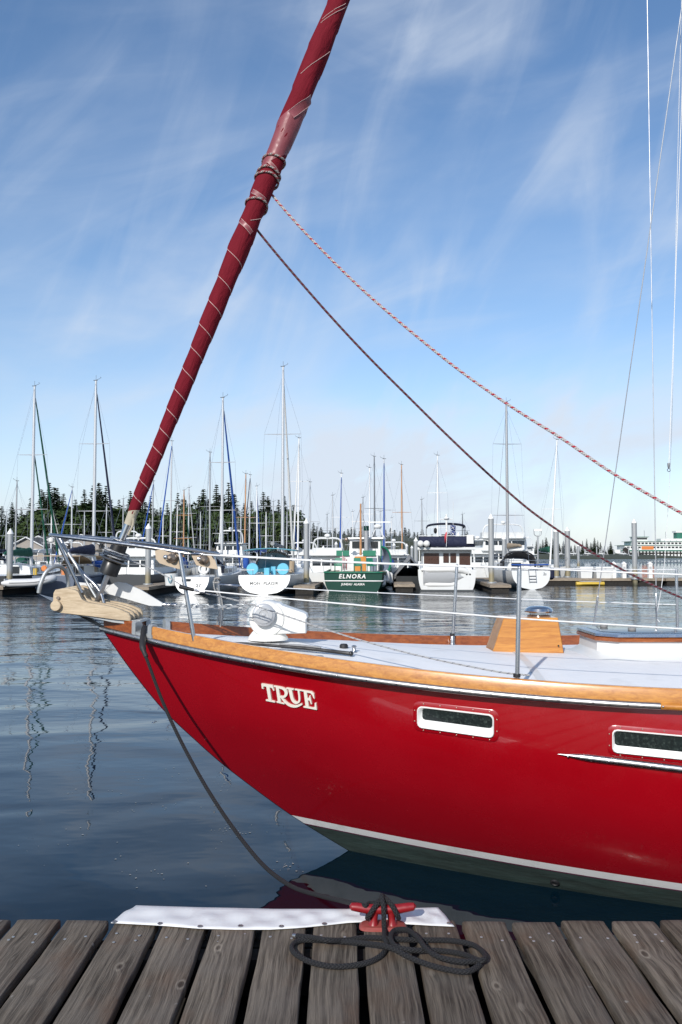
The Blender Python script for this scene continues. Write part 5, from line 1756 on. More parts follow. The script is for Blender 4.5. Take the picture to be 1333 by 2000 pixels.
me = text_mesh('ELNORA', .34, .01, 'lettering_white', 1.25, .2, .008); o = link('stern_lettering', me, el); o.location = (-.05, -.10, .86); o.rotation_euler = (R(90), 0, 0)
me = text_mesh('JUNEAU  ALASKA', .17, .01, 'lettering_white', 1.0, .1, .004); o = link('stern_lettering', me, el); o.location = (0, -.08, .42); o.rotation_euler = (R(90), 0, 0)
tbox(-1.15, 1.2, 3.0, 5.4, 1.0, 2.05, .03, .02, .02).build('deckhouse', 'white_gel', el, True, 30)
wh = tbox(-.75, 1.25, 4.6, 6.9, 2.0, 3.05, .06, .06, .10).build('wheelhouse', 'white_gel', el, True, 30)
tbox(-.9, 1.4, 4.4, 7.1, 3.06, 3.16, .02, .02, .02).build('roof', 'white_gel', el, True, 30)
for x0_, x1_ in ((-.55, -.1), (.0, .45), (.6, 1.05)):
    bx('window', 'win_dark', wh, x0_, x1_, 4.55, 4.66, 2.5, 2.9)
bx('side_trim', 'trim_green', wh, 1.21, 1.27, 4.55, 4.75, 1.0, 3.05)
dr = bx('door', 'door_orange', el, -.22, .46, 2.93, 2.995, .98, 1.98)
MB().lathe([(.11, 0), (.11, .02)], (.12, 2.92, 1.6), (0, -1, 0), 14).build('door_porthole', 'win_dark', dr)
for i, xs_ in enumerate((-.95, .66)):
    bx('window_shutter', 'trim_green', el, xs_ - .38, xs_ + .40, 2.90, 2.99, 2.02, 2.34)
bx('side_door', 'hull_bluegrey', el, .72, 1.1, 2.95, 2.99, 1.05, 1.9)
def chair(par_loc, label):
    o = empty('deck_chair', par_loc, R(random.uniform(-30, 30))); tag(o, label, 'chair', 'green chairs on the green boat')
    bx('seat', 'trim_green', o, -.22, .22, -.2, .22, .38, .43)
    MB().loft([[(-.22, .2, .42), (.22, .2, .42), (.22, .24, .42), (-.22, .24, .42)], [(-.20, .3, .85), (.20, .3, .85), (.20, .34, .85), (-.20, .34, .85)]]).build('backrest', 'trim_green', o, False)
    for sx in (-.2, .2):
        for sy in (-.18, .2): MB().tube([(sx, sy, 0), (sx, sy, .4)], .02, 5).build('leg', 'trim_green', o)
        MB().tube([(sx * 1.1, -.2, .4), (sx * 1.1, -.2, .6), (sx * 1.1, .26, .6)], .02, 5).build('armrest', 'trim_green', o)
for v, lab in (((-1.0, 1.3, 1.05), 'green deck chair at the left of the aft deck of the green boat'), ((.15, 1.1, 1.05), 'green deck chair in front of the orange door'), ((.95, 1.4, 1.05), 'green deck chair at the right of the aft deck of the green boat')):
    chair(on_boat(el, v), lab)
MB().tube([(.10, 3.4, 2.0), (.10, 3.4, zpx(703, 983, 50))], [.075, .05], 8).build('mast', 'mast_wood', el)
MB().tube([(.10, 3.4, 2.9), (-1.0, 3.1, 3.05)], .04, 6).build('boom', 'mast_grey', el)
for dx in (-1.1, 1.1): MB().tube([(.1, 3.4, zpx(703, 990, 50)), (dx, 3.2, 1.2)], .012, 4).build('stay', 'wire', el)
MB().tube([(-.45, 3.4, 4.1), (.65, 3.4, 4.1)], .022, 5).build('crosstree', 'mast_white', el)
MB().tube([(.40, 3.9, 2.0), (.40, 3.9, 3.55)], .14, 12).build('exhaust_stack', 'mast_grey', el)
MB().tube([(.40, 3.9, 3.56), (.40, 3.9, 3.85)], .16, 12).build('stack_cap', 'hull_green', el)
MB().ball((1.0, 5.2, 3.85), .26, 12, .6).build('radar_dome', 'white_paint', el)
for dx in (-.25, .25): MB().tube([(1.0 + dx * 1.6, 5.2, 3.15), (1.0 + dx * .5, 5.2, 3.75)], .025, 5).build('radar_leg', 'white_paint', el)
bx('antenna_bar', 'white_paint', el, .4, 1.8, 5.3, 5.36, 4.1, 4.17)
MB().ball((-.75, 3.2, 3.0), .15, 10).build('searchlight', 'bronze', el)
arc_rail(el, 'stern_rail', [(-1.35, 1.6, 1.62), (-1.4, .5, 1.62), (-1.1, .1, 1.62), (1.1, .1, 1.62), (1.4, .5, 1.62), (1.4, 1.6, 1.62)], .02)
rail_posts(el, [(-1.3, .3, 1.05), (-.5, .12, 1.05), (.5, .12, 1.05), (1.3, .3, 1.05)], .58, .016)
g = MB(); rg = []
for i in range(9):
    a = math.pi * i / 8
    rg.append((1.35 + .55 * math.sin(a), 3.6 + .2 * math.sin(a), 1.72 - .85 * math.cos(a)))
MB().tube(spline(rg, 3), .06, 6).build('skiff_gunwale', 'trim_green', el)
g = MB(); rows = []
for i in range(9):
    a = math.pi * i / 8
    c0 = Vector((1.35 + .52 * math.sin(a), 3.6 + .2 * math.sin(a), 1.72 - .82 * math.cos(a)))
    rows.append([c0, c0.lerp(Vector((1.3, 4.4, 1.72)), .5) + Vector((.1, .3, 0)), Vector((1.3, 4.7, 1.72))])
g.loft(rows, closed=False, cap=False); g.build('skiff_shell', 'hull_bluegrey', el)
fl_ = empty('flag', on_boat(el, (-.62, .1, 1.1))); tag(fl_, 'red and white striped flag on the stern of the green boat', 'flag')
MB().tube([(0, 0, 0), (0, .0, 1.15)], .014, 5).build('staff', 'mast_white', fl_)
for i in range(5):
    g = MB(); g.loft([[(.015 + .05 * i, 0, .95 - .05 * i), (.02 + .05 * i, .0, .12 + .1 * (i % 2))], [(.06 + .05 * i, .03 * (-1) ** i, .90 - .05 * i), (.065 + .05 * i, .03 * (-1) ** i, .12 + .1 * (i % 2))]], closed=False, cap=False)
    oo = g.build('stripe', 'flag_red' if i % 2 == 0 else 'white_cloth', fl_); mm = oo.modifiers.new('t', 'SOLIDIFY'); mm.thickness = .008
for v, lab in (((1.62, .9, .25), 'white fender hanging leftmost at the right quarter of the green boat'), ((1.80, 1.7, .45), 'white fender hanging between two others at the side of the green boat'), ((1.92, 3.0, .3), 'white fender hanging farthest forward at the side of the green boat')):
    fender(None, on_boat(el, v), .17, .75, 'fender_white', lab, 'fenders of the green boat')
# 7 white trawler yacht
X, Y = at(873, 1082, 47.3).x, 47.3
tw = empty('trawler_yacht', (X, Y, 0), R(-6)); tag(tw, 'white trawler yacht with navy flybridge cloth, bimini and brown windows', 'motor yacht')
g, d, half, sheer = boat_hull(11.5, 3.36, 1.25, 2.0, st=.97, bow_over=.9, stern_over=.02, draft=.4, full=.5, box=.22)
g.build('hull', 'white_gel', tw, True, 50); d.build('deck', 'white_gel', tw)
bx('waterline_stripe', 'hull_dark', tw, -1.52, 1.52, -.015, .02, -.02, .10)
sal = bx('aft_cabin', 'white_gel', tw, -1.45, 1.45, .9, 4.2, 1.2, 2.36)
for x0_, x1_ in ((-1.3, -.42), (-.18, .14), (.22, .56), (.74, 1.36)):
    w_ = bx('window', 'win_brown', sal, x0_, x1_, .87, .899, 1.62 if x1_ - x0_ < .5 else 1.45, 2.18)
    bx('window_frame', 'white_paint', w_, x0_ - .03, x1_ + .03, .875, .885, 2.18, 2.21)
for sx in (-1, 1):
    bx('window', 'win_brown', sal, sx * 1.452 - .012, sx * 1.452 + .012, 1.3, 2.6, 1.5, 2.15)
bx('overhang_roof', 'white_gel', tw, -1.66, 1.66, .25, 5.0, 2.38, 2.52)
for sx in (-1.55, 1.55): MB().tube([(sx, .35, 1.2), (sx, .35, 2.38)], .03, 6).build('roof_post', 'white_paint', tw)
g = MB(); q0 = [(-1.62, 3.2), (-1.62, .5), (-1.5, .3), (-.7, .18), (.7, .18), (1.5, .3), (1.62, .5), (1.62, 3.2)]
g.loft([[(x, y, 2.53) for x, y in q0], [(x * .99, y, 2.85 + .04 * math.sin(x * 7)) for x, y in q0], [(x * .985, y + .02, 3.13) for x, y in q0]], closed=False, cap=False)
fc = g.build('flybridge_cloth', 'navy_cloth', tw); mm = fc.modifiers.new('t', 'SOLIDIFY'); mm.thickness = .02
arc_rail(tw, 'flybridge_rail', [(x * .985, y + .02, 3.17) for x, y in q0], .02, 'white_paint')
bx('notice_board', 'white_paint', tw, 1.14, 1.52, .13, .16, 2.72, 3.22)
g = MB(); rg = []
for i in range(5):
    y = 1.8 + i * .55
    rg.append([(1.16 * math.cos(a), y, 3.72 + .26 * max(0, math.sin(a)) ** .6) for a in [math.pi * k / 12 for k in range(13)]])
g.loft(rg, closed=False, cap=False); bi = g.build('bimini', 'navy_cloth', tw); mm = bi.modifiers.new('t', 'SOLIDIFY'); mm.thickness = .06
for sx in (-1.16, 1.16):
    for yy in (1.9, 3.9): MB().tube([(sx * 1.0, 2.9, 2.9), (sx, yy, 3.74)], .02, 5).build('bimini_pole', 'steel', tw)
MB().tube([(.02, 1.0, 2.5), (.02, 1.0, 4.45)], .055, 8).build('mast', 'white_paint', tw)
MB().tube([(-.35, 1.0, 4.15), (.35, 1.0, 4.15)], .03, 6).build('crosstree', 'white_paint', tw)
MB().ball((.02, 1.0, 4.2), .17, 10, .5).build('radar_dome', 'white_paint', tw)
MB().tube([(.4, 1.2, 3.2), (.42, 1.2, 5.2)], .012, 4).build('antenna', 'mast_white', tw)
bx('seat_back', 'black_cloth', tw, -.25, .55, 2.2, 2.5, 2.9, 3.3)
MB().ball((-.62, 1.6, 3.5), .1, 8, 1.8).build('outboard', 'black_plastic', tw)
for i, sx in enumerate((-1.48, -1.13)):
    MB().ball((sx, .05, 2.72), .19, 14).build('round_fender', 'fender_white', tw)
fl_ = empty('flag', on_boat(tw, (.22, .75, 3.35))); tag(fl_, 'blue flag with white cross lines on the trawler flybridge', 'flag')
for k in range(2):
    g = MB(); g.loft([[(.02, 0, .48 - .34 * k), (.02, 0, .22 - .34 * k)], [(.17, .04, .44 - .34 * k), (.15, .04, .12 - .34 * k)], [(.33, 0, .40 - .34 * k), (.30, 0, .08 - .34 * k)]], closed=False, cap=False)
    oo = g.build('cloth', 'flag_blue', fl_); mm = oo.modifiers.new('t', 'SOLIDIFY'); mm.thickness = .01
    MB().tube([(.04, -.02, .44 - .34 * k), (.28, .02, .14 - .34 * k)], .018, 4).build('cross_line', 'white_cloth', oo)
    MB().tube([(.05, -.02, .24 - .34 * k), (.30, .02, .36 - .34 * k)], .018, 4).build('cross_line', 'white_cloth', oo)
fl_ = empty('flag', on_boat(tw, (-.02, .1, 2.55))); tag(fl_, 'faded red ensign hanging at the stern of the trawler', 'flag')
MB().tube([(0, 0, 0), (.06, 0, .95)], .014, 5).build('staff', 'mast_white', fl_)
g = MB(); g.loft([[(.05, 0, .85), (.03, 0, .25)], [(-.03, .03, .8), (-.06, .03, .22)], [(-.10, 0, .62), (-.08, 0, .18)]], closed=False, cap=False); oo = g.build('cloth', 'flag_red', fl_); mm = oo.modifiers.new('t', 'SOLIDIFY'); mm.thickness = .01
dg = inflatable('white inflatable dinghy carried upright across the stern of the white trawler', 0, 0, 0, 2.75, 1.25, 0, mat='fender_white', r=.19)
mw = Matrix.Translation(on_boat(tw, (-1.45, -.16, .78))) @ Matrix.Rotation(R(-6), 4, 'Z') @ Matrix.Rotation(R(-90), 4, 'Z') @ Matrix.Rotation(R(-76), 4, 'Y')
dg.location = mw.to_translation(); dg.rotation_euler = mw.to_euler()
for sx in (1.12, 1.3): MB().lathe([(.05, 0), (.05, .02)], (sx, -.005, .98), (0, -1, 0), 10).build('vent', 'win_dark', tw)
# 8 white sloop at the right
X, Y = at(1037, 1082, 50.3).x, 50.3
s15, hf15, sh15 = sailboat('white sloop with black dodger and swim ladder, right of the tall pile', X, Y, -3.0, 9.8, 2.62, 1.12, 1.4, 'white_gel', mast_px=1005, mast_top=zpx(1005, 786, 55.8), cover='tan_cloth', jib=None, spreaders=(.30, .74), mast='mast_grey', st=.9, so=-.28, r=.10, sprw=1.1)
g = MB(); rg = []
for i in range(6):
    t = i / 5; a = math.pi * t
MB().tube(spline([(-1.02, 2.6, 1.2), (-.95, 2.6, 1.9), (-.5, 2.6, 2.22), (.5, 2.6, 2.22), (.95, 2.6, 1.9), (1.02, 2.6, 1.2)], 4), .06, 6).build('dodger_hoop', 'black_cloth', s15)
g = MB(); rg = []
for i in range(4):
    y = 2.6 + i * .4
    rg.append([(.98 * math.cos(a), y, 1.5 + (.72 - .12 * i) * max(0, math.sin(a)) ** .6) for a in [math.pi * k / 10 for k in range(11)]])
g.loft(rg, closed=False, cap=False); g.build('dodger', 'black_cloth', s15)
MB().tube([(-1.15, .2, 1.48), (0, .1, 1.46), (1.15, .2, 1.48)], .05, 6).build('rail_cushion', 'royal_cloth', s15)
for z in (.45, .62, .8): MB().tube([(-.15, -.05 - (1.12 - z) * .25, z), (.28, -.05 - (1.12 - z) * .25, z)], .018, 5).build('ladder_rung', 'steel', s15)
for sx in (-.15, .28): MB().tube([(sx, -.23, .40), (sx, -.02, 1.2)], .018, 5).build('ladder_rail', 'steel', s15)
stern_text(s15, '2s', .24, .82, .92, shear=.2)
fender(None, on_boat(s15, (1.42, .6, .55)), .2, .72, 'navy_cloth', 'dark navy fender at the right quarter of the white sloop')
# 9 big white motor yacht behind
def motor_yacht(label, X, Y, head, L, B, fs, fb, decks, hullm='white_gel', fly=True, group='motor boats in the back rows', dark=True, name='motor_yacht'):
    o = empty(name, (X, Y, 0), R(-head)); tag(o, label, 'motor boat', group)
    g, d, half, sheer = boat_hull(L, B, fs, fb, st=.93, bow_over=L * .12, stern_over=.05, draft=.4, full=.5)
    g.build('hull', hullm, o, True, 50); d.build('deck', 'white_gel', o)
    z = fs - .02; y0, y1, w = L * .16, L * .66, B * .42
    for k in range(decks):
        h = 1.05 if k == 0 else .85
        c = tbox(-w, w, y0, y1, z, z + h, .10, .08, .55).build('cabin', 'white_gel', o, True, 30)
        n = 3
        for i in range(n):
            a = lerp(-w + .16, w - .16, i / n) + .04; b = lerp(-w + .16, w - .16, (i + 1) / n) - .04
            g = MB(); yb = y0 + .015; g.add([(a, yb + .01, z + h * .40), (b, yb + .01, z + h * .40), (b, yb + .045, z + h * .82), (a, yb + .045, z + h * .82)], [(0, 1, 2, 3)]); g.build('window', 'win_dark', c, False)
        for s in (-1, 1):
            for i in range(3):
                ya = lerp(y0 + .3, y1 - .7, i / 3) + .05; yb = lerp(y0 + .3, y1 - .7, (i + 1) / 3) - .05
                g = MB(); g.add([(s * (w - .02), ya, z + h * .4), (s * (w - .02), yb, z + h * .4), (s * (w - .062), yb, z + h * .82), (s * (w - .062), ya, z + h * .82)], [(0, 1, 2, 3)]); g.build('window', 'win_dark', c, False)
        bx('roof', 'white_gel', o, -w - .05, w + .05, y0 - .3, y1 - .35, z + h + .003, z + h + .08)
        z += h + .08; y0 += .35; y1 -= 1.0; w -= .12
    if fly:
        g = MB(); g.loft([[(-w, y0 + 1.6, z), (-w, y0 + .2, z), (w, y0 + .2, z), (w, y0 + 1.6, z)], [(-w, y0 + 1.5, z + .4), (-w, y0 + .1, z + .4), (w, y0 + .1, z + .4), (w, y0 + 1.5, z + .4)]], closed=False, cap=False); fo = g.build('flybridge', 'white_gel', o, False); mm = fo.modifiers.new('t', 'SOLIDIFY'); mm.thickness = .05
    MB().tube(spline([(-w, y0 + .5, z), (-w * .85, y0 + .4, z + .9), (0, y0 + .35, z + 1.0), (w * .85, y0 + .4, z + .9), (w, y0 + .5, z)], 4), .06, 6).build('radar_arch', 'white_gel', o)
    MB().ball((0, y0 + .35, z + 1.16), .2, 10, .7).build('radar_dome', 'white_paint', o)
    MB().tube([(w * .6, y0 + .4, z + .9), (w * .6, y0 + .4, z + 2.2)], .012, 4).build('antenna', 'mast_white', o)
    hw = half(.03) * .95
    arc_rail(o, 'stern_rail', [(-hw, L * .2, fs + .6), (-hw, .25, fs + .6), (-hw * .85, .1, fs + .6), (hw * .85, .1, fs + .6), (hw, .25, fs + .6), (hw, L * .2, fs + .6)], .018)
    rail_posts(o, [(-hw, .2, fs - .05), (hw, .2, fs - .05), (0, .1, fs - .05)], .65)
    return o
motor_yacht('large white motor yacht with tall superstructure behind the white sloop', at(1000, 1082, 60.6).x, 60.6, 0, 13, 4.3, 1.35, 2.1, 2)
motor_yacht('white cruiser just right of the trawler, behind the tall pile', at(948, 1082, 61).x - .3, 60.8, 2, 9, 2.7, 1.1, 1.6, 1)
motor_yacht('small white cabin cruiser behind the left side of the green boat', at(640, 1082, 52).x - .2, 50.2, 6, 7.5, 2.5, 1.0, 1.5, 1)
motor_yacht('dark-covered grey motor launch between the blue-grey sloop and the finger float', at(268, 1082, 50).x, 47.5, 6, 8, 2.9, .95, 1.4, 1, 'hull_dark')
# dinghy stored by the launch
# 10 green-covered small sloop, bow to the right end
X, Y = at(1096, 1082, 59.6).x, 60.0
sailboat('white sloop with green boom cover right of the black-dodger sloop', X, Y + 8.5, -3, 8.5, 2.3, .85, 1.25, 'white_gel', mast_top=zpx(1070, 860, 64), cover='green_cloth', jib=None, spreaders=(.45,), mast='mast_white', bowtous=True, lean=-.07, cover_r=.2)

# ---------------- back rows of sailboats, by mast
BACK = [
 (30, 940, 66, 'mast_grey', 'green_cloth', None, 'white_gel'), (140, 952, 70, 'alu_mast', 'royal_cloth', 'royal_cloth', 'white_gel'), (100, 985, 82, 'mast_white', 'white_cloth', 'white_cloth', 'hull_navy'),
 (207, 985, 84, 'alu_mast', 'tan_cloth', None, 'white_gel'), (333, 862, 64, 'alu_mast', 'royal_cloth', 'royal_cloth', 'white_gel'), (297, 940, 72, 'mast_grey', 'navy_cloth', 'royal_cloth', 'white_gel'), (359, 958, 78, 'mast_wood', 'green_cloth', 'green_cloth', 'hull_green'),
 (368, 953, 82, 'alu_mast', 'grey_cloth', 'white_cloth', 'white_gel'), (410, 884, 65, 'mast_grey', 'tan_cloth', None, 'white_gel'), (318, 1000, 92, 'mast_white', 'royal_cloth', None, 'white_gel'),
 (478, 926, 71, 'mast_wood', 'tan_cloth', None, 'hull_navy'), (487, 928, 75, 'alu_mast', 'navy_cloth', 'navy_cloth', 'white_gel'), (503, 950, 80, 'mast_white', 'royal_cloth', 'royal_cloth', 'white_gel'), (470, 1002, 94, 'alu_mast', 'white_cloth', None, 'white_gel'),
 (582, 856, 65, 'mast_white', 'white_cloth', 'white_cloth', 'white_gel'), (605, 942, 72, 'alu_mast', 'navy_cloth', None, 'white_gel'), (535, 980, 88, 'mast_grey', 'green_cloth', None, 'white_gel'), (621, 1024, 100, 'alu_mast', 'royal_cloth', None, 'white_gel'),
 (650, 968, 78, 'alu_mast', 'tan_cloth', None, 'hull_navy'), (667, 925, 69, 'mast_white', 'royal_cloth', 'royal_cloth', 'white_gel'), (710, 972, 84, 'mast_grey', 'white_cloth', None, 'white_gel'), (723, 914, 72, 'mast_white', 'navy_cloth', None, 'white_gel'),
 (733, 892, 68, 'mast_dark', 'grey_cloth', None, 'hull_grey'), (752, 897, 64, 'alu_mast', 'royal_cloth', 'royal_cloth', 'white_gel'), (786, 908, 74, 'mast_wood', 'grey_cloth', None, 'hull_dark'), (826, 976, 86, 'mast_grey', 'navy_cloth', None, 'white_gel'),
 (855, 890, 66, 'mast_white', 'tan_cloth', None, 'white_gel'), (905, 1005, 96, 'mast_dark', 'royal_cloth', None, 'white_gel'), (165, 1000, 92, 'alu_mast', 'green_cloth', None, 'white_gel'), (240, 975, 76, 'mast_grey', 'navy_cloth', None, 'white_gel'), (430, 990, 90, 'mast_white', 'navy_cloth', None, 'hull_navy'), (560, 1000, 98, 'alu_mast', 'tan_cloth', None, 'white_gel'), (690, 1000, 96, 'mast_white', 'green_cloth', None, 'white_gel'),
 (12, 1000, 96, 'alu_mast', 'navy_cloth', None, 'white_gel'), (86, 1005, 90, 'mast_grey', 'white_cloth', None, 'white_gel'), (262, 1000, 92, 'alu_mast', 'royal_cloth', None, 'white_gel'), (345, 985, 94, 'mast_white', 'tan_cloth', None, 'white_gel'), (392, 1000, 92, 'alu_mast', 'navy_cloth', None, 'white_gel'), (455, 980, 86, 'mast_grey', 'white_cloth', None, 'white_gel'), (520, 1000, 94, 'mast_white', 'royal_cloth', None, 'white_gel'), (575, 990, 90, 'mast_grey', 'navy_cloth', 'royal_cloth', 'white_gel'), (640, 1005, 98, 'mast_grey', 'white_cloth', None, 'white_gel'), (743, 1000, 96, 'alu_mast', 'royal_cloth', None, 'white_gel'), (765, 1012, 100, 'mast_white', 'tan_cloth', None, 'white_gel')]
CN = {'green_cloth': 'green', 'royal_cloth': 'bright blue', 'white_cloth': 'white', 'tan_cloth': 'tan', 'grey_cloth': 'grey', 'navy_cloth': 'navy'}
MN = {'mast_grey': 'grey', 'alu_mast': 'silver', 'mast_white': 'white', 'mast_wood': 'wooden', 'mast_dark': 'dark'}
import re
ORD = ['first', 'second', 'third', 'fourth', 'fifth', 'sixth', 'seventh', 'eighth', 'ninth', 'tenth', 'eleventh', 'twelfth', 'thirteenth', 'fourteenth', 'fifteenth', 'sixteenth', 'seventeenth', 'eighteenth', 'nineteenth', 'twentieth']
cnt = {}
for px, tp, Y, mm_, cv, jb, hl_ in sorted(BACK):
    k = MN[mm_]; cnt[k] = cnt.get(k, 0) + 1
    rr = random.Random(px)
    L = rr.uniform(8, 10); row_to_us = Y < 76
    X, Ys = place_mast(px, Y, L, rr.uniform(-2, 5), .56, row_to_us)
    hd = rr.uniform(0, 4)
    lab = 'back-row sailboat, %s from left of those with %s masts, %s boom cover' % (ORD[cnt[k] - 1], k, CN[cv])
    sp = (.52,) if rr.random() < .55 else (.34, .66)
    X, Ys = place_mast(px, Y, L, hd, .56, row_to_us)
    sailboat(lab, X, Ys, hd, L, rr.uniform(2.5, 2.9), .9, 1.25, hl_, mast_top=zpx(px, tp, Y), cover=cv, jib=jb, mast=mm_, spreaders=sp, bowtous=row_to_us, group='sailboats in the back rows', r=.07, lean=rr.uniform(-.012, .012), rails=Y < 80, cover_r=.17, dodger=cv if rr.random() < .5 else None, jib_r=.055)
# a few motor boats among them
for i, (px, Y, lab) in enumerate(((120, 70, 'leftmost white motor boat of the back rows, beneath the navy boom cover'), (440, 66, 'white motor boat of the back rows beside the white sloop with life ring'), (770, 68, 'white motor boat of the back rows between the green boat and the trawler'), (1030, 92, 'white motor boat far back to the right'), (590, 70, 'white motor boat of the back rows behind the aqua-covered sailboat'), (230, 68, 'white motor boat of the back rows behind the furling drum'))):
    motor_yacht(lab, at(px, 1082, Y).x, Y, 3, 8.5, 2.9, 1.0, 1.5, 1 + (i % 2), 'white_gel', i % 2 == 0)
# tarp-covered hull between green boat and trawler
tc_ = empty('covered_boat', (at(790, 1082, 55).x, 50.0, 0), R(-4)); tag(tc_, 'boat under a grey tarpaulin between the green boat and the trawler', 'boat')
g, d, half, sheer = boat_hull(7.5, 2.2, .8, 1.2); g.build('hull', 'hull_dark', tc_, True, 50)
g = MB(); rg = []
for i in range(8):
    t = i / 7; w = half(min(.98, t)) + .06; h = 1.25 - .5 * abs(t - .4)
    rg.append([(-w, t * 7.4, .55 + .1 * (i % 2)), (-w * .9, t * 7.4, sheer(t) + .1), (-w * .35, t * 7.4, sheer(t) + h * .62 - .06 * (i % 2)), (0, t * 7.4, sheer(t) + h - .14 * (i % 2)), (w * .35, t * 7.4, sheer(t) + h * .62 - .06 * (i % 2)), (w * .9, t * 7.4, sheer(t) + .1), (w, t * 7.4, .55 + .1 * ((i + 1) % 2))])
g.loft(rg, closed=False, cap=False); g.build('tarpaulin', 'grey_cloth', tc_)
# ---------------- on the outer float
def tub(px0, px1, Y, label):
    a, b = at(px0, 1123, Y), at(px1, 1123, Y); w = (b.x - a.x) / 2; c = (a + b) / 2
    o = empty('tub', (c.x, Y, .455)); tag(o, label, 'tub', 'white tubs on the outer float')
    h = zpx(px0, 1107, Y) - .45
    d = min(w, .55)
    def rect(s, z): return [(-w * s, -d * s, z), (w * s, -d * s, z), (w * s, d * s, z), (-w * s, d * s, z)]
    MB().loft([rect(.88, 0), rect(.97, h * .9), rect(.9, h * .92), rect(.84, .1)]).build('body', 'white_gel', o, False)
    MB().loft([rect(1.0, h * .86), rect(1.04, h * .88), rect(1.04, h * .97), rect(1.0, h)]).build('rim', 'white_paint', o, False)
tub(1131, 1155, 58, 'smaller white tub on the outer float, the left one')
tub(1160, 1193, 58, 'wider white tub on the outer float, the right one')
for px, lab in ((1199, 'white power post on the outer float just right of the white tubs'), (1219, 'middle white power post on the outer float'), (1270, 'white power post on the outer float nearest the ferry')):
    p = at(px, 1123, 57.7); o = empty('power_post', (p.x, 57.7, .455)); tag(o, lab, 'post', 'white power posts')
    h = zpx(px, 1097, 57.7) - .45
    MB().box(-.13, .13, -.13, .13, 0, h * .82).build('body', 'white_paint', o, False)
    MB().loft([[(-.15, -.15, h * .82 + .003), (.15, -.15, h * .82 + .003), (.15, .15, h * .82 + .003), (-.15, .15, h * .82 + .003)], [(-.15, -.15, h * .88), (.15, -.15, h * .88), (.15, .15, h * .88), (-.15, .15, h * .88)], [(-.02, -.02, h), (.02, -.02, h), (.02, .02, h), (-.02, .02, h)]]).build('cap', 'white_paint', o, False)
    bx('outlet_panel', 'hull_grey', o, -.08, .08, -.14, -.131, h * .5, h * .7)
g = MB(); p = at(1153, 1141, 56.3); rg = []
for i in range(9):
    t = i / 8; w = .36 * math.sin(math.pi * (.12 + .76 * t)) ; 
    rg.append([(lerp(-.95, .95, t), w * math.cos(a), .12 + .14 * math.sin(a)) for a in [2 * math.pi * k / 10 for k in range(10)]])
yk = empty('yellow_float', (p.x, 56.3, 0)); tag(yk, 'yellow plastic float lying in the water along the outer float', 'float')
MB().loft(rg).build('body', 'yellow', yk); bx('rim', 'white_paint', yk, -.7, .7, -.2, .15, .255, .275)
lp = empty('lamp_post', (at(1051, 1082, 57.6).x, 57.6, .45)); tag(lp, 'grey twin lamp post above the white sloop at the right', 'lamp post')
hh = zpx(1051, 1046, 57.6) - .45
MB().tube([(0, 0, 0), (0, 0, hh)], .05, 8).build('pole', 'mast_grey', lp)
MB().tube(spline([(-.25, 0, hh + .3), (-.22, 0, hh + .05), (0, 0, hh - .05), (.22, 0, hh + .05), (.25, 0, hh + .3)], 4), .03, 6).build('arm', 'mast_grey', lp)
bx('lamp_head', 'white_paint', lp, -.27, .27, -.1, .1, hh + .3, hh + .46)
# bucket on the finger float at left
bk_ = empty('bucket', (at(333, 1082, 44).x, 44.3, .46)); tag(bk_, 'white bucket with teal rope on the finger float left of the white sloop', 'bucket')
MB().lathe([(.30, 0), (.36, .62), (.33, .62), (.28, .03), (.01, .03)], n=18).build('pail', 'white_gel', bk_)
MB().tube(spline([(-.1, -.35, .4), (.0, -.38, .15), (.1, -.36, .35), (.05, -.37, .55)], 4), .02, 5).build('rope', 'aqua_trim', bk_)

# ---------------- boathouses on shore
def boathouse(px, Y, w, h, label):
    p = at(px, 1082, Y); o = empty('boathouse', (p.x, Y, .8)); tag(o, label, 'house', 'gabled boathouses on the shore')
    g = MB(); g.prism([(-w / 2, 0, 0), (w / 2, 0, 0), (w / 2, 0, h), (0, 0, h + w * .26), (-w / 2, 0, h)], (0, 8, 0)); g.build('wall', 'house_wall', o, False)
    for s in (-1, 1):
        g = MB(); g.loft([[(s * (w / 2 + .3), -.4, h - .12), (0, -.4, h + w * .26 + .05), (0, -.4, h + w * .26 + .25), (s * (w / 2 + .3), -.4, h + .08)], [(s * (w / 2 + .3), 8.3, h - .12), (0, 8.3, h + w * .26 + .05), (0, 8.3, h + w * .26 + .25), (s * (w / 2 + .3), 8.3, h + .08)]]); g.build('roof', 'house_roof', o, False)
        MB().tube([(s * (w / 2 + .3), -.45, h), (0, -.45, h + w * .26 + .16)], .12, 4).build('barge_board', 'white_paint', o, False)
    for x in (-w * .25, w * .25):
        f = bx('window', 'white_paint', o, x - .6, x + .6, -.06, -.01, h * .4, h * .4 + 1.2); bx('pane', 'win_dark', f, x - .48, x + .48, -.09, -.062, h * .4 + .12, h * .4 + 1.08)
boathouse(52, 150, 6.0, 2.6, 'leftmost gabled boathouse on the shore, grey-brown with white trim')
boathouse(76, 158, 6.0, 3.0, 'second gabled boathouse on the shore from left')
boathouse(103, 158, 5.5, 2.9, 'third gabled boathouse on the shore, behind the pulpit tip')
boathouse(160, 160, 6.5, 3.2, 'fourth gabled boathouse on the shore, above the navy boom cover')
boathouse(222, 162, 6.0, 3.0, 'rightmost gabled boathouse on the shore, behind the furling drum')

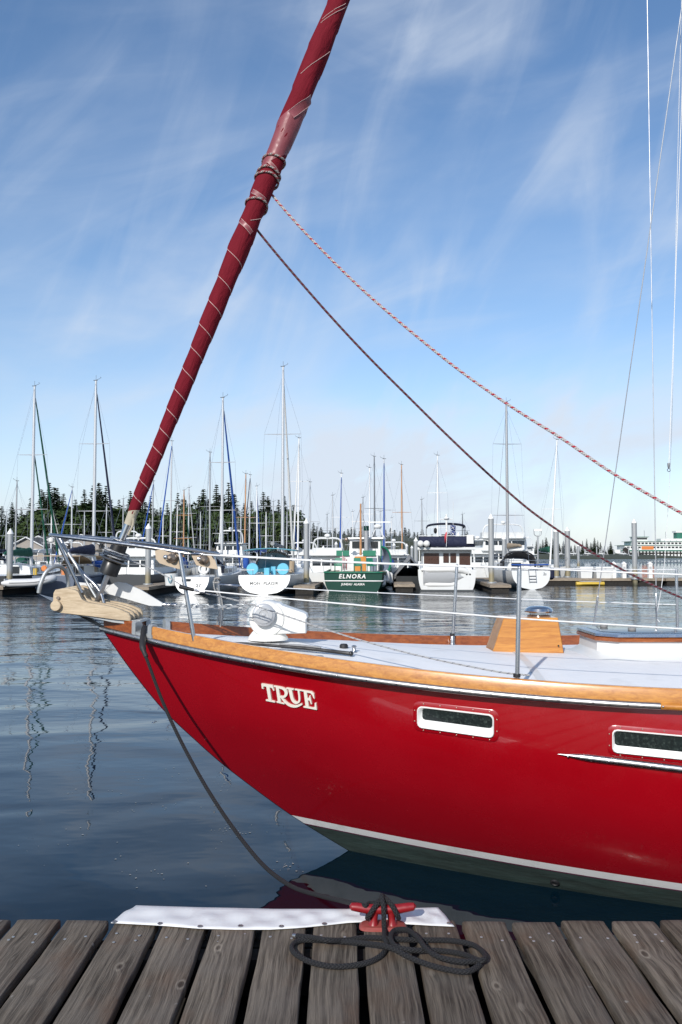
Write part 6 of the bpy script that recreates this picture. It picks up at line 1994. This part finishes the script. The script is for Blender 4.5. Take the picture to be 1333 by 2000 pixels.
# ---------------- trees
def conifer_crown(seed, H, Rm, n_whorl, droop=.35, mat='needles', gap=.12):
    r = random.Random(seed); vs = []; fs = []
    def leaf(c, d, w, l, up):
        # a drooping spray: two bent quads
        d = d.normalized(); s = Vector((-d.y, d.x, 0))
        if s.length < .01: s = Vector((1, 0, 0))
        s = (s.normalized() + Vector((0, 0, r.uniform(-.5, .5)))).normalized() * w
        m = c + d * l * .55 + Vector((0, 0, up * .3)); e = c + d * l + Vector((0, 0, -abs(up)))
        k = len(vs); vs.extend([c - s * .5, c + s * .5, m + s, m - s, e + s * .25, e - s * .25])
        fs.extend([(k, k + 1, k + 2, k + 3), (k + 3, k + 2, k + 4, k + 5)])
    for i in range(n_whorl):
        t = i / (n_whorl - 1)
        z = H * (.10 + .90 * t)
        rad = Rm * (1 - t) ** .95 * r.uniform(.62, 1.15) + .05
        nb = int(6 + 6 * (1 - t))
        a0 = r.uniform(0, 6.28)
        for b in range(nb):
            if r.random() < gap: continue
            a = a0 + b * 6.2832 / nb + r.uniform(-.3, .3)
            L = rad * r.uniform(.65, 1.2)
            d = Vector((math.cos(a), math.sin(a), 0))
            ns = max(2, int(L / .55))
            for k in range(ns):
                f = (k + .4) / ns
                c = Vector((0, 0, z)) + d * (L * f * .8) + Vector((0, 0, -droop * L * f * f + r.uniform(-.1, .1)))
                for q in range(2):
                    dd = (d + Vector((r.uniform(-.9, .9), r.uniform(-.9, .9), r.uniform(-.25, .2)))).normalized()
                    sz_ = 1 - .72 * t
                    leaf(c, dd, r.uniform(.16, .32) * (1 + .25 * Rm) * sz_, r.uniform(.5, .95) * (.6 + .15 * Rm) * sz_, r.uniform(.05, .25) * sz_)
    me = bpy.data.meshes.new('crown'); me.from_pydata([tuple(v) for v in vs], [], fs); me.materials.append(MATS[mat]); return me
def broad_crown(seed, H, Rm, n, mat='leaves'):
    r = random.Random(seed); vs = []; fs = []
    lobes = [(Vector((r.uniform(-.5, .5) * Rm, r.uniform(-.5, .5) * Rm, H * r.uniform(.35, .85))), Rm * r.uniform(.35, .62)) for _ in range(14)]
    for i in range(n):
        c, rad = lobes[r.randrange(len(lobes))]
        d = Vector((r.gauss(0, 1), r.gauss(0, 1), r.gauss(0, 1))).normalized()
        p = c + d * rad * r.uniform(.65, 1.08)
        a = Vector((r.gauss(0, 1), r.gauss(0, 1), r.gauss(0, 1))).normalized() * r.uniform(.18, .34); b = a.orthogonal().normalized() * r.uniform(.14, .28)
        k = len(vs); vs.extend([p - a, p + b, p + a, p - b]); fs.append((k, k + 1, k + 2, k + 3))
    me = bpy.data.meshes.new('crown'); me.from_pydata([tuple(v) for v in vs], [], fs); me.materials.append(MATS[mat]); return me
CR = [conifer_crown(k, 14, [3.2, 3.8, 2.9, 4.2, 3.4, 2.7][k], [34, 36, 34, 34, 38, 32][k], [.35, .5, .25, .45, .4, .3][k], gap=[.1, .18, .12, .2, .14, .25][k]) for k in range(6)]
BR = [broad_crown(40 + k, 8, [3.2, 3.8, 2.8][k], 2400) for k in range(3)]
trunk_me = MB().tube([(0, 0, -.5), (0, 0, 7), (0, 0, 14)], [.28, .17, .03], 7).mesh('trunk', 'bark')
btrunk_g = MB().tube([(0, 0, -.5), (.1, 0, 3), (0, .1, 5.5)], [.3, .2, .08], 7)
for a in range(5): btrunk_g.tube([(0.05, 0, 2.5 + a * .4), (1.3 * math.cos(a * 1.3), 1.3 * math.sin(a * 1.3), 4.6 + a * .4)], [.1, .04], 5)
btrunk = btrunk_g.mesh('trunk', 'bark')
def tree(px, top, Y, kind, group, label, seed, wide=1.0):
    r = random.Random(seed)
    p = at(px, 1082, Y); base = .9
    h = zpx(px, top, Y) - base
    if kind == 'c':
        o = empty('conifer_tree', (p.x, Y, base), r.uniform(0, 6.28)); s = h / 14
        c = link('crown', CR[r.randrange(6)], o); t = link('trunk', trunk_me, o)
        c.scale = t.scale = (s * wide * r.uniform(.9, 1.25), s * wide * r.uniform(.9, 1.25), s)
    else:
        o = empty('broadleaf_tree', (p.x, Y, base), r.uniform(0, 6.28)); s = h / 8.2
        c = link('crown', BR[r.randrange(3)], o); t = link('trunk', btrunk, o)
        c.scale = t.scale = (s * wide * 1.15, s * wide * 1.15, s)
    tag(o, label, 'tree', group)
TOPS = [(0, 998), (20, 990), (40, 1000), (60, 982), (80, 965), (95, 952), (108, 962), (125, 995), (145, 985), (160, 965), (178, 958), (190, 953), (205, 958), (220, 985), (235, 985), (250, 968), (262, 985), (280, 975), (292, 978), (310, 1000), (330, 992), (350, 972), (365, 985), (385, 978), (400, 965), (420, 956), (432, 975), (445, 952), (455, 975), (475, 992), (495, 988), (512, 970), (530, 985), (545, 985), (555, 978), (570, 995), (585, 1005), (598, 1020), (612, 1030)]
fr = random.Random(77)
LC = 'tall dark conifer in the wood behind the marina at left'
LB = 'lower rounded broadleaf tree in the wood behind the marina at left'
for i, (px, tp) in enumerate(TOPS):
    tp -= 8
    tree(px + fr.uniform(-4, 4), tp, fr.uniform(180, 205), 'c', 'conifers of the shore wood', LC, i, 1.35)
    tree(px + fr.uniform(-14, 14), tp + fr.uniform(12, 34), fr.uniform(172, 186), 'c', 'conifers of the shore wood', LC, 100 + i, 1.7)
    tree(px + fr.uniform(-12, 12), tp + fr.uniform(28, 52), fr.uniform(170, 178), 'b' if fr.random() < .8 else 'c', 'broadleaf trees of the shore wood', LB, 200 + i, 1.35)
    tree(px + 8 + fr.uniform(-8, 8), tp + fr.uniform(8, 30), fr.uniform(186, 200), 'c', 'conifers of the shore wood', LC, 600 + i, 1.6)
    if i % 2 == 0:
        tree(px + fr.uniform(-12, 12), tp + fr.uniform(15, 30), fr.uniform(206, 225), 'c', 'conifers of the shore wood', LC, 300 + i, 2.0)
LM = 'small distant conifer in the low wood behind the middle of the marina'
px = 596
k = 0
while px < 975:
    base_top = interp([(596, 1034), (640, 1036), (690, 1032), (740, 1040), (800, 1036), (850, 1046), (905, 1042), (940, 1050), (975, 1056)], px)
    tree(px, base_top + fr.uniform(-7, 9), fr.uniform(345, 380), 'c', 'distant conifers', LM, 400 + k, 2.0)
    tree(px + fr.uniform(-5, 5), base_top + fr.uniform(12, 22), fr.uniform(340, 350), 'c' if fr.random() < .5 else 'b', 'distant conifers', LM, 500 + k, 2.4)
    px += fr.uniform(6, 11); k += 1
LF = 'tiny far-off tree on the point left of the ferry'
px = 1035
while px < 1195:
    tp = interp([(1035, 1062), (1060, 1052), (1080, 1055), (1105, 1060), (1130, 1056), (1150, 1052), (1170, 1060), (1195, 1064)], px)
    tree(px, tp + fr.uniform(-7, 8), fr.uniform(420, 470), 'c', 'far trees on the point', LF, 700 + k, 1.5)
    px += fr.uniform(4, 9); k += 1
terrain('point_shore', 92, 180, 405, 520, [(0, -.6), (.05, .7), (.3, 1.2), (1, 2.0)], 30)
# far jetty with small piles on the right, before the ferry
fj = empty('far_jetty', (150, 440, 0), world=True); tag(fj, 'long low far-off jetty with boats before the wooded point', 'jetty')
a, b = at(1080, 1082, 395), at(1250, 1082, 395)
bx('walkway', 'dark_beam', fj, a.x, b.x, 395, 399, .3, .9)
jp = MB().lathe([(.28, -1), (.28, 5.5)], n=8).mesh('jetty_pile', 'pile_steel')
for i in range(16):
    o = link('jetty_pile', jp, fj); o.location = (lerp(a.x, b.x, (i + .5) / 16) + random.uniform(-1.5, 1.5), 394.5, random.uniform(-1.5, .8))
    o.matrix_parent_inverse = Matrix.Translation(-Vector(fj.location))
for i, px in enumerate((1085, 1112, 1140, 1168, 1210)):
    motor_yacht('tiny white boat moored at the far jetty, %s from left' % ORD[i], at(px, 1082, 388).x, 388, 60, 9, 3.2, 1.1, 1.7, 1, group='boats at the far jetty', name='far_boat')
# ---------------- ferry and its pier
fe = empty('ferry', (at(1190, 1082, 700).x, 700, 0)); tag(fe, 'white and green car ferry with rows of windows at its pier, far right', 'ferry')
FLn = 120.
def fbox(name, mat, x0, x1, y0, y1, z0, z1, par=fe): return bx(name, mat, par, x0, x1, y0, y1, z0, z1)
g = MB(); rg = []
for x, w in ((0, 3), (4, 7), (12, 10), (108, 10), (116, 7), (120, 3)):
    rg.append([(x, -w, 0), (x, -w, 5.6), (x, w, 5.6), (x, w, 0)])
g.loft(rg); g.build('hull', 'ferry_white', fe, False)
fbox('green_band', 'ferry_green', 6, 114, -10.3, -10.05, 4.4, 5.4)
up = fbox('passenger_deck', 'ferry_white', 10, 110, -9.6, 9.6, 5.62, 9.2)
fbox('bridge_deck', 'ferry_white', 16, 104, -9.2, 9.2, 9.3, 12.4)
fbox('deck_edge', 'ferry_green', 8, 112, -10.2, 10.2, 9.21, 9.45)
fbox('deck_edge', 'ferry_green', 14, 106, -9.8, 9.8, 12.42, 12.65)
win = MB().box(0, 2.0, -.12, 0, 0, 1.3).mesh('window', 'win_dark', False)
win2 = MB().box(0, 2.0, -.12, 0, 0, 1.2).mesh('window', 'win_dark', False)
for k, (z, yf, xa, xb) in enumerate(((7.0, -9.62, 12, 108), (10.4, -9.22, 18, 102), (2.0, -10.06, 14, 106))):
    x = xa
    while x < xb:
        o = link('window', win if k < 2 else win2, fe); o.location = (x, yf, z); x += 3.1 if k < 2 else 4.2
ph = fbox('pilothouse', 'ferry_white', 20, 31, -5, 5, 12.66, 16.2)
fbox('pilothouse_roof', 'ferry_green', 19, 32, -5.6, 5.6, 16.22, 16.6)
fbox('pilothouse_window', 'win_dark', 20.5, 30.5, -5.15, -5.02, 14.3, 15.6)
fbox('sun_deck_house', 'ferry_white', 42, 66, -5, 5, 12.66, 15.0)
fbox('funnel', 'ferry_green', 56, 66, -3.5, 3.5, 15.02, 20.0)
fbox('funnel_top', 'ferry_white', 55, 80, -4, 4, 20.02, 21.5)
fbox('banner', 'orange', 24, 34, -9.75, -9.63, 5.8, 8.6)
for xm, h in ((22, 24), (30, 22), (48, 21)): MB().tube([(xm, 0, 12), (xm, 0, h)], .22, 5).build('mast', 'mast_grey', fe)
for i in range(5): MB().lathe([(.9, 0), (.9, 2.2)], (44 + i * 5, -8, 12.9), (1, 0, 0), 8).build('life_raft', 'white_paint', fe)
pr = empty('ferry_pier', (0, 480, 0), world=True); tag(pr, 'dark timber pier on piles in front of the ferry', 'pier')
a, b = at(1232, 1082, 480), at(1420, 1082, 480)
bx('deck', 'pile_black', pr, a.x, b.x, 480, 488, 2.2, 3.0)
pp_ = MB().lathe([(.32, -1), (.32, 3.6)], n=7).mesh('pile', 'pile_black')
n = 28
for i in range(n):
    for yy in (479.8, 484.5):
        o = link('pile', pp_, pr); o.location = (lerp(a.x, b.x, (i + .5) / n), yy, 0)
        o.matrix_parent_inverse = Matrix.Translation(-Vector(pr.location))
o = tag(link('dolphin_pile', MB().lathe([(1.6, -1), (1.5, 5.0), (.2, 6.0)], n=12).mesh('dolphin', 'pile_black')), 'dark round dolphin pile standing left of the ferry pier', 'pile'); o.location = (at(1222, 1082, 470).x, 470, 0)

# ---------------- scraps floating on the near water
r = random.Random(5)
g = MB()
for i in range(150):
    cl = r.choice(((450, 1625, 60, 14), (560, 1690, 40, 12), (180, 1545, 60, 10), (300, 1575, 90, 12), (330, 1520, 120, 20), (440, 1530, 20, 25), (120, 1640, 100, 40), (300, 1700, 200, 50)))
    p = on_z(cl[0] + r.gauss(0, cl[2] * .5), cl[1] + r.gauss(0, cl[3] * .5), .003)
    s = r.uniform(.002, .009); n = 5
    g.add([(p.x + s * r.uniform(.5, 1.4) * math.cos(6.28 * k / n), p.y + s * r.uniform(.5, 1.2) * math.sin(6.28 * k / n), .0035) for k in range(n)], [tuple(range(n))])
tag(g.build('floating_scraps', 'scum', None, False), 'pale scraps drifting on the dark water left of the hull', 'debris', kind='stuff')

for o in list(bpy.data.objects):
    if '_w' in o.keys():
        del o['_w']
